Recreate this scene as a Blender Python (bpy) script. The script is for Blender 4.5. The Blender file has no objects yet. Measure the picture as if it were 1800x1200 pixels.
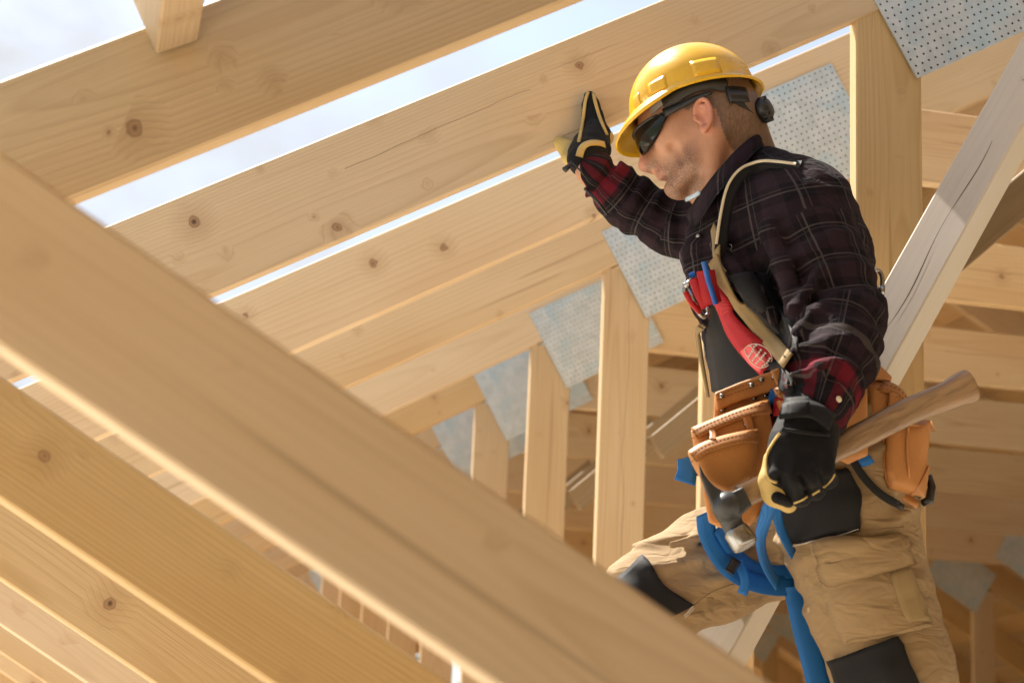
import bpy, bmesh, math, random
import numpy as np
from mathutils import Vector, Matrix

SC = bpy.context.scene
COL = SC.collection
random.seed(7)

# ------------------------------------------------------------------ camera
# World: X along the trusses, Y into the picture (truss after truss), Z up, deck at Z = 0.
F = 3337.0                      # focal length in units of the 1800 px wide picture
CAM_H = 0.50
CAM_POS = np.array((0.0, 0.0, CAM_H))
def _n(v):
    v = np.array(v, float); return v / np.linalg.norm(v)
_Yc = _n((125 - 900, -(1450 - 600), F))
_Zc = np.array((1510 - 900, 12200 + 600, F)); _Zc = _n(_Zc - _Zc.dot(_Yc) * _Yc)
_Xc = np.cross(_Yc, _Zc); _Xc = _Xc if _Xc[0] > 0 else -_Xc
right = Vector((_Xc[0], _Yc[0], _Zc[0])); up = Vector((_Xc[1], _Yc[1], _Zc[1])); fwd = Vector((_Xc[2], _Yc[2], _Zc[2]))
cd = bpy.data.cameras.new('camera'); cam = bpy.data.objects.new('camera', cd); COL.objects.link(cam)
cam.matrix_world = Matrix(((right.x, up.x, -fwd.x, 0), (right.y, up.y, -fwd.y, 0), (right.z, up.z, -fwd.z, CAM_H), (0, 0, 0, 1)))
cd.sensor_fit = 'HORIZONTAL'; cd.sensor_width = 36.0; cd.lens = F / 1800 * 36
cd.clip_start = 0.05; cd.clip_end = 3000
cd.dof.use_dof = True; cd.dof.focus_distance = 3.32; cd.dof.aperture_fstop = 5.6
SC.camera = cam

def at(px, py, y):
    """World point on the plane Y = y seen at (px, py) of the 1800x1200 picture."""
    v = np.array((px - 900, -(py - 600), F))
    r = np.array((v.dot(_Xc), v.dot(_Yc), v.dot(_Zc)))
    return r * (y / r[1]) + CAM_POS

# ------------------------------------------------------------------ light
SUN_AZ, SUN_EL = math.radians(-32), math.radians(57)       # azimuth from +Y towards +X
sun_dir = Vector((math.sin(SUN_AZ) * math.cos(SUN_EL), math.cos(SUN_AZ) * math.cos(SUN_EL), math.sin(SUN_EL)))
sd = bpy.data.lights.new('sun', 'SUN'); sd.energy = 5.0; sd.angle = math.radians(0.6); sd.color = (1.0, 0.93, 0.82)
sun = bpy.data.objects.new('sun', sd); COL.objects.link(sun)
sun.rotation_euler = sun_dir.to_track_quat('Z', 'Y').to_euler(); sun.location = (0, 0, 30)

W = bpy.data.worlds.new('World'); SC.world = W; W.use_nodes = True
nt = W.node_tree; nt.nodes.clear()
_o = nt.nodes.new('ShaderNodeOutputWorld'); _b = nt.nodes.new('ShaderNodeBackground'); _b.inputs[1].default_value = 0.08
_s = nt.nodes.new('ShaderNodeTexSky'); _s.sky_type = 'NISHITA'; _s.sun_disc = False
_s.sun_elevation = SUN_EL; _s.sun_rotation = SUN_AZ; _s.air_density = 1.0; _s.dust_density = 3.0; _s.ozone_density = 0.4
_t = nt.nodes.new('ShaderNodeTexCoord')
_m = nt.nodes.new('ShaderNodeMapping'); _m.inputs['Scale'].default_value = (1, 1, 1.6); _m.inputs['Location'].default_value = (0.35, 0.1, 0.2)
_nz = nt.nodes.new('ShaderNodeTexNoise'); _nz.inputs['Scale'].default_value = 4.2; _nz.inputs['Detail'].default_value = 7; _nz.inputs['Roughness'].default_value = 0.55
_r = nt.nodes.new('ShaderNodeValToRGB'); _r.color_ramp.elements[0].position = 0.44; _r.color_ramp.elements[1].position = 0.64
_mx = nt.nodes.new('ShaderNodeMix'); _mx.data_type = 'RGBA'; _mx.inputs['B'].default_value = (3.5, 3.6, 3.75, 1)
nt.links.new(_t.outputs['Generated'], _m.inputs['Vector']); nt.links.new(_m.outputs[0], _nz.inputs['Vector'])
nt.links.new(_nz.outputs['Fac'], _r.inputs[0]); nt.links.new(_r.outputs[0], _mx.inputs['Factor'])
nt.links.new(_s.outputs[0], _mx.inputs['A']); nt.links.new(_mx.outputs['Result'], _b.inputs[0]); nt.links.new(_b.outputs[0], _o.inputs[0])

SC.view_settings.view_transform = 'Standard'; SC.view_settings.look = 'None'
SC.view_settings.gamma = 1.0; SC.view_settings.use_curve_mapping = False
SC.view_settings.exposure = 1.5
SC.cycles.max_bounces = 6; SC.cycles.diffuse_bounces = 4; SC.cycles.use_adaptive_sampling = True; SC.cycles.adaptive_threshold = 0.02; SC.cycles.caustics_reflective = False; SC.cycles.caustics_refractive = False; SC.cycles.sample_clamp_indirect = 6

# ------------------------------------------------------------------ helpers
def tag(o, label=None, cat=None, group=None, kind=None):
    if label: o['label'] = label
    if cat: o['category'] = cat
    if group: o['group'] = group
    if kind: o['kind'] = kind
    return o

def empty(name, loc=(0, 0, 0)):
    o = bpy.data.objects.new(name, None); COL.objects.link(o); o.location = loc; o.empty_display_size = 0.1
    return o

def link(name, me, mat=None, parent=None, smooth=False):
    o = bpy.data.objects.new(name, me); COL.objects.link(o)
    if mat is not None:
        for m in (mat if isinstance(mat, (list, tuple)) else [mat]): me.materials.append(m)
    if smooth: me.polygons.foreach_set('use_smooth', [True] * len(me.polygons))
    if parent is not None: o.parent = parent
    return o

def mesh(name, V, Fc):
    me = bpy.data.meshes.new(name); me.from_pydata([tuple(map(float, v)) for v in V], [], [tuple(f) for f in Fc]); me.update()
    return me

def put(o, parent, M):
    """Give o the world matrix M although it hangs under a parent that only has a location."""
    if parent is not None:
        o.parent = parent; chain = Vector((0, 0, 0)); p = parent
        M = Matrix.Translation(-world_loc(p)) @ M if p.matrix_basis.to_3x3() == Matrix.Identity(3) else world_mat(p).inverted() @ M
    o.matrix_basis = M

def world_mat(o):
    M = o.matrix_basis.copy()
    while o.parent: o = o.parent; M = o.matrix_basis @ M
    return M

def world_loc(o): return world_mat(o).translation

# ------------------------------------------------------------------ materials
class NT:
    def __init__(s, name):
        s.m = bpy.data.materials.new(name); s.m.use_nodes = True; s.t = s.m.node_tree; s.t.nodes.clear()
        s.out = s.t.nodes.new('ShaderNodeOutputMaterial'); s.p = s.t.nodes.new('ShaderNodeBsdfPrincipled')
        s.t.links.new(s.p.outputs[0], s.out.inputs[0])
    def n(s, kind, **kw):
        n = s.t.nodes.new('ShaderNode' + kind)
        for k, v in kw.items():
            if k in n.inputs: s.set(n.inputs[k], v)
            else: setattr(n, k, v)
        return n
    def set(s, sock, v):
        if hasattr(v, 'is_linked') or isinstance(v, bpy.types.NodeSocket): s.t.links.new(v, sock)
        else: sock.default_value = v
    def math(s, op, a, b=None, c=None):
        n = s.t.nodes.new('ShaderNodeMath'); n.operation = op
        for i, v in enumerate((a, b, c)):
            if v is not None: s.set(n.inputs[i], v)
        return n.outputs[0]
    def mix(s, f, a, b, mode='MIX'):
        n = s.t.nodes.new('ShaderNodeMix'); n.data_type = 'RGBA'; n.blend_type = mode
        s.set(n.inputs[0], f); s.set(n.inputs[6], a); s.set(n.inputs[7], b); return n.outputs[2]
    def ramp(s, f, *stops):
        n = s.t.nodes.new('ShaderNodeValToRGB'); e = n.color_ramp.elements
        while len(e) < len(stops): e.new(0.5)
        for i, (p, c) in enumerate(stops):
            e[i].position = p; e[i].color = c if len(c) == 4 else (*c, 1)
        s.set(n.inputs[0], f); return n.outputs[0]
    def noise(s, vec, scale, detail=3, rough=0.5, dist=0.0):
        n = s.n('TexNoise', Scale=scale, Detail=detail, Roughness=rough, Distortion=dist)
        if vec is not None: s.set(n.inputs['Vector'], vec)
        return n.outputs['Fac']
    def mapping(s, vec, scale=(1, 1, 1), loc=(0, 0, 0), rot=(0, 0, 0)):
        n = s.n('Mapping'); s.set(n.inputs['Vector'], vec); n.inputs['Scale'].default_value = scale
        n.inputs['Location'].default_value = loc; n.inputs['Rotation'].default_value = rot; return n.outputs[0]
    def obj(s): return s.n('TexCoord').outputs['Object']
    def bump(s, h, strength=0.3, dist=0.002):
        n = s.n('Bump', Strength=strength, Distance=dist); s.set(n.inputs['Height'], h); s.t.links.new(n.outputs[0], s.p.inputs['Normal'])
    def fin(s, color, rough=0.6, metal=0.0, spec=None):
        s.set(s.p.inputs['Base Color'], color); s.set(s.p.inputs['Roughness'], rough); s.set(s.p.inputs['Metallic'], metal)
        if spec is not None: s.p.inputs['Specular IOR Level'].default_value = spec
        return s.m

def c4(*c): return (*c, 1.0)

def wood_mat(name, light, dark, knot=1.0, ring=0.007, weather=0.0, relief=True, kd=(4.4, 8.5), checks=.35):
    """Sawn softwood: growth rings round a pith that lies outside the board, knots, streaks. Length = local X."""
    k = NT(name); oc = k.obj(); rnd = k.n('ObjectInfo').outputs['Random']
    sp = k.n('SeparateXYZ'); k.set(sp.inputs[0], oc); x, y, z = sp.outputs
    off = k.math('MULTIPLY', rnd, 37.0)
    cb = k.n('CombineXYZ'); k.set(cb.inputs[0], k.math('ADD', x, off)); k.set(cb.inputs[1], y); k.set(cb.inputs[2], z); v = cb.outputs[0]
    # knots
    vk = k.mapping(v, (kd[0], 1.1, kd[1])); vo = k.n('TexVoronoi', Scale=1.0, feature='F1'); k.set(vo.inputs['Vector'], vk)
    vo.inputs['Randomness'].default_value = 1.0
    dvec = k.n('VectorMath', operation='SUBTRACT'); k.set(dvec.inputs[0], vk); k.set(dvec.inputs[1], vo.outputs['Position'])
    ds = k.mapping(dvec.outputs[0], (1 / kd[0], 0.02, 1 / kd[1])); ln = k.n('VectorMath', operation='LENGTH'); k.set(ln.inputs[0], ds); d = ln.outputs['Value']
    sc = k.n('SeparateColor'); k.set(sc.inputs[0], vo.outputs['Color'])
    live = k.math('GREATER_THAN', sc.outputs[0], 1.0 - 0.62 * knot)
    rad = k.math('MULTIPLY_ADD', k.math('POWER', sc.outputs[1], 2.5), 0.0095, 0.0032)
    dn = k.math('DIVIDE', k.math('ADD', d, k.math('MULTIPLY', k.math('SUBTRACT', k.noise(v, 90, 0), 0.5), 0.008)), rad)
    core = k.math('MULTIPLY', k.ramp(dn, (0.0, (1, 1, 1)), (0.75, (.8, .8, .8)), (1.0, (0, 0, 0))), live)
    halo = k.math('MULTIPLY', k.ramp(k.math('DIVIDE', dn, 4.0), (0.0, (1, 1, 1)), (1.0, (0, 0, 0))), live)
    # rings
    low = k.noise(k.mapping(v, (0.55, 2.5, 2.5)), 1.0, 1); low2 = k.noise(k.mapping(v, (1.7, 6, 6)), 1.0, 1)
    py = k.math('MULTIPLY_ADD', rnd, 0.10, 0.03); pz = k.math('MULTIPLY_ADD', k.math('FRACT', k.math('MULTIPLY', rnd, 17.3)), 0.20, -0.10)
    yy = k.math('SUBTRACT', y, py); zz = k.math('SUBTRACT', z, pz)
    r = k.math('SQRT', k.math('ADD', k.math('MULTIPLY', yy, yy), k.math('MULTIPLY', zz, zz)))
    r = k.math('ADD', r, k.math('MULTIPLY', low, 0.085)); r = k.math('ADD', r, k.math('MULTIPLY', low2, 0.016))
    r = k.math('ADD', r, k.math('MULTIPLY', halo, 0.011))
    fr = k.math('FRACT', k.math('DIVIDE', r, ring))
    late = k.ramp(fr, (0.0, (0.05, 0.05, 0.05)), (0.55, (0.25, 0.25, 0.25)), (0.86, (1, 1, 1)), (1.0, (0.05, 0.05, 0.05)))
    fine = k.noise(k.mapping(v, (6, 260, 260)), 1.0, 0)
    streak = k.noise(k.mapping(v, (0.9, 18, 18)), 1.0, 2)
    amt = k.math('MULTIPLY', late, k.math('MULTIPLY_ADD', streak, 0.6, 0.0))
    col = k.mix(amt, c4(*light), c4(*dark))
    col = k.mix(k.math('MULTIPLY', k.math('SUBTRACT', fine, 0.3), 0.22), col, c4(*[c * 0.72 for c in dark]))
    big = k.noise(k.mapping(v, (1.3, 5, 5)), 1.0, 2)
    col = k.mix(k.ramp(big, (0.40, (0, 0, 0)), (0.75, (.55, .55, .55))), col, c4(light[0] * .80, light[1] * .66, light[2] * .48))
    tone = k.n('HueSaturation'); k.set(tone.inputs['Color'], col); oi = k.n('SeparateColor'); k.set(oi.inputs[0], k.n('ObjectInfo').outputs['Color']); k.set(tone.inputs['Value'], oi.outputs[0]); k.set(tone.inputs['Saturation'], oi.outputs[1]); col = tone.outputs[0]
    col = k.mix(k.math('MULTIPLY', halo, 0.35), col, c4(dark[0] * .75, dark[1] * .62, dark[2] * .5))
    kc = k.mix(k.ramp(dn, (0.0, (1, 1, 1)), (0.22, (.55, .55, .55)), (0.45, (0, 0, 0)), (0.7, (.35, .35, .35)), (0.95, (1, 1, 1))), c4(.30, .165, .08), c4(.055, .026, .013))
    col = k.mix(k.math('MULTIPLY', core, 0.9), col, kc)
    # resin streaks and small checks
    chk = k.ramp(k.noise(k.mapping(v, (1.4, 70, 70)), 1.0, 1, 0.6), (0.68, (0, 0, 0)), (0.74, (1, 1, 1)))
    col = k.mix(k.math('MULTIPLY', chk, checks), col, c4(dark[0] * .5, dark[1] * .42, dark[2] * .35))
    # one wandering drying crack along some boards
    zc = k.math('MULTIPLY_ADD', k.math('FRACT', k.math('MULTIPLY', rnd, 11.9)), 0.10, -0.05); wob = k.math('MULTIPLY', k.math('SUBTRACT', k.noise(k.mapping(v, (3.0, .1, .1)), 1.0, 3), .5), 0.05)
    cd_ = k.math('ABSOLUTE', k.math('SUBTRACT', z, k.math('ADD', zc, wob))); cm = k.math('MULTIPLY', k.math('LESS_THAN', cd_, k.math('MULTIPLY', k.noise(k.mapping(v, (2.2, .1, .1)), 1.0, 2), 0.0014)), k.math('GREATER_THAN', k.noise(k.mapping(v, (.8, .1, .1)), 1.0, 1), 0.56))
    col = k.mix(k.math('MULTIPLY', cm, 0.6), col, c4(.10, .055, .03))
    if weather:
        wz = k.ramp(k.noise(v, 2.2, 5), (0.30, (weather * .6,) * 3), (0.65, (weather,) * 3))
        col = k.mix(wz, col, c4(.34, .31, .275))
    if relief: k.bump(k.math('ADD', k.math('MULTIPLY', late, 0.6), k.math('SUBTRACT', fine, k.math('MULTIPLY', chk, 2.0))), 0.25, 0.0012)
    return k.fin(col, k.math('MULTIPLY_ADD', fine, 0.2, 0.5), spec=0.35)

LIGHT, DARK = (.57, .43, .265), (.385, .25, .12)
M_WOOD = wood_mat('spruce', LIGHT, DARK, relief=False)
M_WOOD_NEAR = wood_mat('spruce_knotty', (.53, .39, .225), (.33, .21, .092), knot=1.35, ring=0.0050, kd=(5.0, 11.0))
M_GREY = wood_mat('weathered_spruce', (.62, .56, .465), (.52, .455, .365), knot=0.4, weather=0.2, relief=False, checks=.06)

def steel_plate_mat():
    k = NT('galvanised_steel'); v = k.obj()
    vo = k.n('TexVoronoi', Scale=42.0); k.set(vo.inputs['Vector'], k.mapping(v, (1, 0.2, 1)))
    sp = k.n('SeparateColor'); k.set(sp.inputs[0], vo.outputs['Color'])
    base = k.mix(sp.outputs[0], c4(.44, .49, .51), c4(.53, .575, .595))
    stain = k.ramp(k.noise(v, 9, 4, .6), (0.52, (0, 0, 0)), (0.60, (.75, .75, .75)))
    col = k.mix(k.math('MULTIPLY', stain, 0.45), base, c4(.30, .50, .62))
    return k.fin(col, k.math('MULTIPLY_ADD', sp.outputs[1], 0.15, 0.42), 0.3)
M_STEEL = steel_plate_mat()
def plain(name, col, rough=0.6, metal=0.0, var=0.12, scale=30, bump=0.0, spec=None):
    k = NT(name); v = k.obj(); n = k.noise(v, scale, 4)
    c = k.mix(n, c4(*[x * (1 - var) for x in col]), c4(*[min(1, x * (1 + var)) for x in col]))
    if bump: k.bump(k.noise(v, scale * 6, 3), bump, 0.001)
    return k.fin(c, rough, metal, spec)
M_HOLE = plain('dark_nail_hole', (.06, .06, .056), .6, .3); M_HOLE2 = plain('shallow_nail_hole', (.26, .285, .29), .6, .3)
# ------------------------------------------------------------------ structure
def beam_mesh(L, t, h, ch=0.003, seg=1):
    """Chamfered timber: length L along X (centred), thickness t along Y, height h along Z."""
    a, b = t / 2, h / 2
    sec = [(-a + ch, -b), (a - ch, -b), (a, -b + ch), (a, b - ch), (a - ch, b), (-a + ch, b), (-a, b - ch), (-a, -b + ch)]
    V, Fc = [], []
    for i in range(seg + 1):
        x = -L / 2 + L * i / seg
        for (y, z) in sec: V.append((x, y, z))
    for i in range(seg):
        for j in range(8):
            q = i * 8; j2 = (j + 1) % 8
            Fc.append((q + j2, q + j, q + 8 + j, q + 8 + j2))
    Fc.append(tuple(range(8))); Fc.append(tuple(reversed(range(seg * 8, seg * 8 + 8))))
    return mesh('beam', V, Fc)

def beam(name, parent, p0, p1, t, h, mat=None, normal=(0, -1, 0), tone=None):
    """A timber between world points p0 and p1 (centre line); 'normal' is the side whose depth is t."""
    p0, p1 = Vector(p0), Vector(p1); ax = (p1 - p0); L = ax.length; ax.normalize()
    yv = -Vector(normal); yv = (yv - ax * yv.dot(ax)).normalized(); zv = ax.cross(yv)
    M = Matrix(((ax.x, yv.x, zv.x, 0), (ax.y, yv.y, zv.y, 0), (ax.z, yv.z, zv.z, 0), (0, 0, 0, 1)))
    M.translation = (p0 + p1) / 2
    o = link(name, beam_mesh(L, t, h), mat or M_WOOD)
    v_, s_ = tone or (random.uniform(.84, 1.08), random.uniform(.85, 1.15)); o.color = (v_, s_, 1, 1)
    put(o, parent, M)
    return o

D0, SP, TH = 3.30, 0.95, 0.045
T30 = math.tan(math.radians(30)); C30, S30 = math.cos(math.radians(30)), 0.5
H0 = CAM_H
RH, DH = 0.188, 0.122                 # rafter and diagonal depth
POST_X0, POST_X1 = 1.380, 1.520
RIDGE_X = 3.42
def raf_bot(x): return H0 + 1.190 + T30 * (x - 0.6)
def dia_top(x): return H0 + 0.095 - T30 * (x - 0.6)
TIE_Z = H0 + 1.685

def plate_mesh(Lx, Lz, pitch=0.0164, th=0.004, hole=0.0024, dark=True):
    """Nail plate in the XZ plane, front at Y = 0, with rows of pressed holes."""
    nx, nz = max(2, round(Lx / pitch)), max(2, round(Lz / pitch)); V, Fc, Mi = [], [], []
    px, pz = Lx / nx, Lz / nz
    for i in range(nx):
        for j in range(nz):
            cx, cz = (i + .5) * px, (j + .5) * pz; b = len(V)
            sx, sz = cx + (0.12 if j % 2 else -0.12) * px, cz
            out = [(-1, -1), (0, -1), (1, -1), (1, 0), (1, 1), (0, 1), (-1, 1), (-1, 0)]
            for (u, w) in out: V.append((cx + u * px / 2, 0, cz + w * pz / 2))
            for (u, w) in out:
                l = math.hypot(u, w); V.append((sx + u / l * hole, 0, sz + w / l * hole))
            for (u, w) in out:
                l = math.hypot(u, w); V.append((sx + u / l * hole * .8, th * .7, sz + w / l * hole * .8))
            for q in range(8):
                r = (q + 1) % 8
                Fc.append((b + q, b + r, b + 8 + r, b + 8 + q)); Mi.append(0)
                Fc.append((b + 8 + q, b + 8 + r, b + 16 + r, b + 16 + q)); Mi.append(1)
            Fc.append(tuple(b + 16 + q for q in range(8))); Mi.append(1)
    b = len(V)
    V += [(0, 0, 0), (Lx, 0, 0), (Lx, 0, Lz), (0, 0, Lz), (0, th, 0), (Lx, th, 0), (Lx, th, Lz), (0, th, Lz)]
    for q in ((0, 4, 5, 1), (1, 5, 6, 2), (2, 6, 7, 3), (3, 7, 4, 0), (4, 7, 6, 5)):
        Fc.append(tuple(b + i for i in q)); Mi.append(0)
    me = mesh('nail_plate', V, Fc); me.polygons.foreach_set('material_index', Mi)
    me.materials.append(M_STEEL); me.materials.append(M_HOLE if dark else M_HOLE2)
    return me

PLATE = plate_mesh(0.394, 0.289)
PLATE_FAINT = plate_mesh(0.394, 0.289, dark=False)
PLATE_PLAIN = plate_mesh(0.394, 0.289, pitch=0.05, hole=0.002, dark=False)
PLATE_LOW = plate_mesh(0.30, 0.26, pitch=0.05, hole=0.004)

def add_plate(parent, me, x, z, yfront, ang, name='gusset_plate'):
    o = bpy.data.objects.new(name, me); COL.objects.link(o)
    M = Matrix.Translation((x, yfront, z)) @ Matrix.Rotation(-ang, 4, 'Y')
    put(o, parent, M); return o

N_MIN, N_MAX = -2, 15
LABELS = {
    -2: 'nearest roof truss, its huge out-of-focus timber slanting across the lower left foreground',
    -1: 'roof truss of pale timber whose rafter crosses the top left corner under open sky',
    0: 'roof truss that the gloved hand grips, with the tall post just behind the person',
    1: 'roof truss whose perforated steel plate shows behind the yellow helmet',
    2: 'roof truss with wide post and steel plate just below the raised sleeve',
    3: 'blurred roof truss with the second full post to the left of the person',
    4: 'blurred roof truss with the third steel plate counted leftwards from the person',
    5: 'blurred roof truss with the small steel plate farthest down the left above the slanting beam',
}
def make_truss(n):
    y = D0 + SP * n; yc = y + TH / 2
    j = lambda s=0.004: random.uniform(-s, s)
    r = empty('roof_truss', (0, y, 0))
    tag(r, LABELS.get(n, 'blurred timber roof truss far back among the last of the row'), 'roof truss', 'roof trusses standing in a row')
    mat = M_WOOD_NEAR if n <= 0 else M_WOOD
    hz = RH / C30 / 2
    # left rafter up to the ridge, right rafter down from it
    ro = {-2: -.03, -1: -.030, 0: -.004, 1: .010}.get(n, .018); RHn = {-1: .178, 0: .190, 1: .174}.get(n, RH); rt = {-1: .038, 0: .030}.get(n, .046); hz = RHn / C30 / 2
    x0 = -1.05; zr = lambda x: raf_bot(x) + ro + hz + j(.003)
    beam('rafter', r, (x0, y + rt / 2, zr(x0)), (RIDGE_X, y + rt / 2, zr(RIDGE_X)), rt, RHn, mat, tone={-1: (1.0, 1.0), 0: (1.10, .88), 1: (1.10, .92), 2: (1.02, 1.0)}.get(n))
    if n >= 3:
        beam('rafter', r, (RIDGE_X + .01, yc, zr(RIDGE_X)), (2 * RIDGE_X + 1.05, yc, zr(x0)), TH, RH, mat)
    # post, a few millimetres slimmer so that no two faces share a plane
    pt = TH - 0.009
    pz1 = raf_bot(POST_X0) - 0.004
    beam('post', r, ((POST_X0 + POST_X1) / 2, yc, 0.141), ((POST_X0 + POST_X1) / 2, yc, pz1 + 0.03), pt, POST_X1 - POST_X0, mat)
    if n >= 3: beam('post', r, (2 * RIDGE_X - 1.45, yc, 0.141), (2 * RIDGE_X - 1.45, yc, pz1 + 0.03), pt, 0.14, mat)
    # tie
    tx1 = 2 * RIDGE_X - POST_X1 - .002
    if n >= 0: beam('tie_beam', r, (POST_X1 + 0.002, yc, TIE_Z + 0.10 + j()), (tx1, yc, TIE_Z + 0.10 + j()), pt, 0.20, mat)
    # slanting web from the post up to the tie, older greyer timber
    if n >= 0:
        wa, wb = at(1147, 793, 5.20), at(1237, 719, 5.20); k_ = (wb[2] - wa[2]) / (wb[0] - wa[0]); xw = wa[0] + (TIE_Z - .035 - wa[2]) / k_
        beam('web', r, (wa[0] + .015, yc, wa[2] + .015 * k_), (xw, yc, TIE_Z - .035), pt - .004, .075, M_WOOD, tone=(.42, 1.1))
    # lower diagonal from the left node down to the bottom chord
    xl = -0.36; dz = DH / C30 / 2
    off = {-2: -0.012, -1: 0.006, 0: 0.004}.get(n, 0)
    x_end = 1.05
    beam('diagonal', r, (xl, yc, dia_top(xl) - dz + off), (x_end, yc, dia_top(x_end) - dz + off), .032 if n == -2 else .056, DH, M_WOOD if n == -2 else mat, tone={-2: (1.28, .92), -1: (.88, 1.18), 0: (.92, 1.1)}.get(n))  # nearest diagonal's colour is lightened to offset the near roof boards' shade
    if n >= 3: beam('diagonal', r, (2 * RIDGE_X - xl, yc, dia_top(xl) - dz), (2 * RIDGE_X - x_end, yc, dia_top(x_end) - dz), pt, DH, mat)
    # bottom chord on the deck
    beam('bottom_chord', r, (-1.05, yc, 0.07), (2 * RIDGE_X + 1.05, yc, 0.07), TH - .008, 0.14, mat)
    # nail plates
    px, pz = 1.507, H0 + 1.523
    me = PLATE if n <= 0 else PLATE_FAINT if n <= 3 else PLATE_PLAIN
    if n >= 0: add_plate(r, me, px, pz, y - 0.0045, math.radians(30))
    if n >= 3:
        add_plate(r, PLATE_PLAIN, 2 * RIDGE_X - 1.507 - .394 * C30, pz + .394 * .5, y - 0.0045, math.radians(-30))
    return r

TRUSS = {n: make_truss(n) for n in range(N_MIN, N_MAX + 1)}

# grey brace in front of the hand-held truss
br = beam('brace_timber', None, at(1905, -20, 3.13), at(1190, 1265, 3.20), 0.075, 0.092, M_GREY, normal=(-0.70, -0.71, 0.01), tone=(1.0, .9))
Mb = br.matrix_basis.copy(); ck = []
for i in range(46):
    t = i / 45; x = -.42 + .95 * t; z = .002 + .010 * math.sin(t * 5.2) + .006 * math.sin(t * 17 + 1) - .016 * t; wd = .0010 * math.sin(math.pi * t) ** .5 * (.6 + .5 * math.sin(t * 23)) + .0003
    ck.append((x, z, max(.0004, wd)))
V_ = []; F_ = []
for x, z, wd in ck: V_ += [(x, -.0381, z - wd), (x, -.0381, z + wd)]
for i in range(45): F_.append((2 * i, 2 * i + 2, 2 * i + 3, 2 * i + 1))
crk = link('drying_crack', mesh('drying_crack', V_, F_), plain('crack_dark', (.11, .08, .055), .95)); crk.parent = br
tag(br, 'grey weathered diagonal timber with a long crack leaning behind the person at the right', 'brace')

# blocking that butts against the upper left rafter
nb = at(268, 70, 2.35); 
nog_c = [at(255, 60, 2.345), at(275, 95, 2.345), at(350, 70, 2.345)]
a, b, c = [Vector(v) for v in nog_c]
w = (c - b).length; h = 0.09
u = (c - b).normalized(); v = Vector((-u.z, 0, u.x))
ctr = b + u * (w / 2) + v * (h / 2)
nog = beam('rafter_blocking', None, ctr, ctr + Vector((0, -(SP - TH - .01), 0)), w, h, M_WOOD_NEAR, normal=tuple(-u))
tag(nog, 'short pale timber block butting down onto the rafter at the top left', 'timber block')

# deck, ground
def slab(name, x0, x1, y0, y1, z0, z1, mat):
    V = [(x, y, z) for z in (z0, z1) for y in (y0, y1) for x in (x0, x1)]
    Fc = [(0, 2, 3, 1), (4, 5, 7, 6), (0, 1, 5, 4), (1, 3, 7, 5), (3, 2, 6, 7), (2, 0, 4, 6)]
    return link(name, mesh(name, V, Fc), mat)
def deck_mat():
    k = NT('pale_deck'); v = k.obj()
    g = k.noise(k.mapping(v, (1.0, 12, 1)), 3.0, 5, .6); b = k.noise(v, .8, 4)
    col = k.mix(g, c4(.70, .66, .58), c4(.80, .77, .70)); col = k.mix(k.math('MULTIPLY', b, .4), col, c4(.62, .58, .52))
    return k.fin(col, .7)
tag(slab('deck', -6, 9.5, -6, 6.3, -0.03, -0.003, deck_mat()), kind='structure')
tag(slab('floor', -6, 9.5, 6.32, 19.5, -0.03, -0.003, plain('floor_boards', (.44, .29, .15), .8, var=.3, scale=4)), kind='structure')
def grass_mat():
    k = NT('meadow'); v = k.obj(); return k.fin(k.mix(k.noise(v, .5, 6, .65), c4(.035, .06, .018), c4(.10, .13, .045)), .9)
g = slab('ground', -900, 900, -900, 900, -3.6, -3.3, grass_mat()); tag(g, kind='structure')

# roof boards: the far half and right slope are closed, unseen boards behind the camera are added to block light; each board runs along Y over the rafters
def roof_boards(label, spans):
    r = empty('roof_sheathing', (RIDGE_X, spans[0][2], 0))
    tag(r, label, 'roof boards')
    wv = 0.16
    for side, xs, y0, y1 in spans:
        x = xs
        while x < (RIDGE_X - .07 if not (side == 0 and xs < 0 and y0 > 7) else 1.5):
            z = raf_bot(x + .07) + RH / C30 + 0.016
            X = x + .07 if side == 0 else 2 * RIDGE_X - x - .07
            nn = Vector((-S30 if side == 0 else S30, 0, C30))
            beam('board', r, (X, y0 + random.uniform(-.05, .05), z), (X, y1, z), 0.021, wv - .004, M_WOOD, normal=tuple(nn))
            x += wv * C30
    return r
YB = D0 + SP * N_MAX + .3
roof_boards('board sheathing that closes the roof over the far and right-hand trusses', [(0, 1.62, 5.55, YB), (1, -1.0, 2.0, YB)])
roof_boards('unseen board sheathing added behind the viewer to block light', [(0, -1.0, -1.5, 2.0), (1, -1.0, -1.5, 1.95)])
gw = empty('added_shade_wall', (RIDGE_X, -1.4, 0)); tag(gw, 'unseen board wall added behind the viewer to block light', 'wall')  # unseen wall added to keep light off the timbers' camera-side faces
zb = 0.0
while zb < 3.4:
    xe = max(0.1, RIDGE_X - max(-1.0, (zb - H0 - 1.19) / T30 + .6)); beam('board', gw, (RIDGE_X - xe, -1.45, zb + .10), (RIDGE_X + xe, -1.45, zb + .10), .022, .196, M_WOOD); zb += .2

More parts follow.
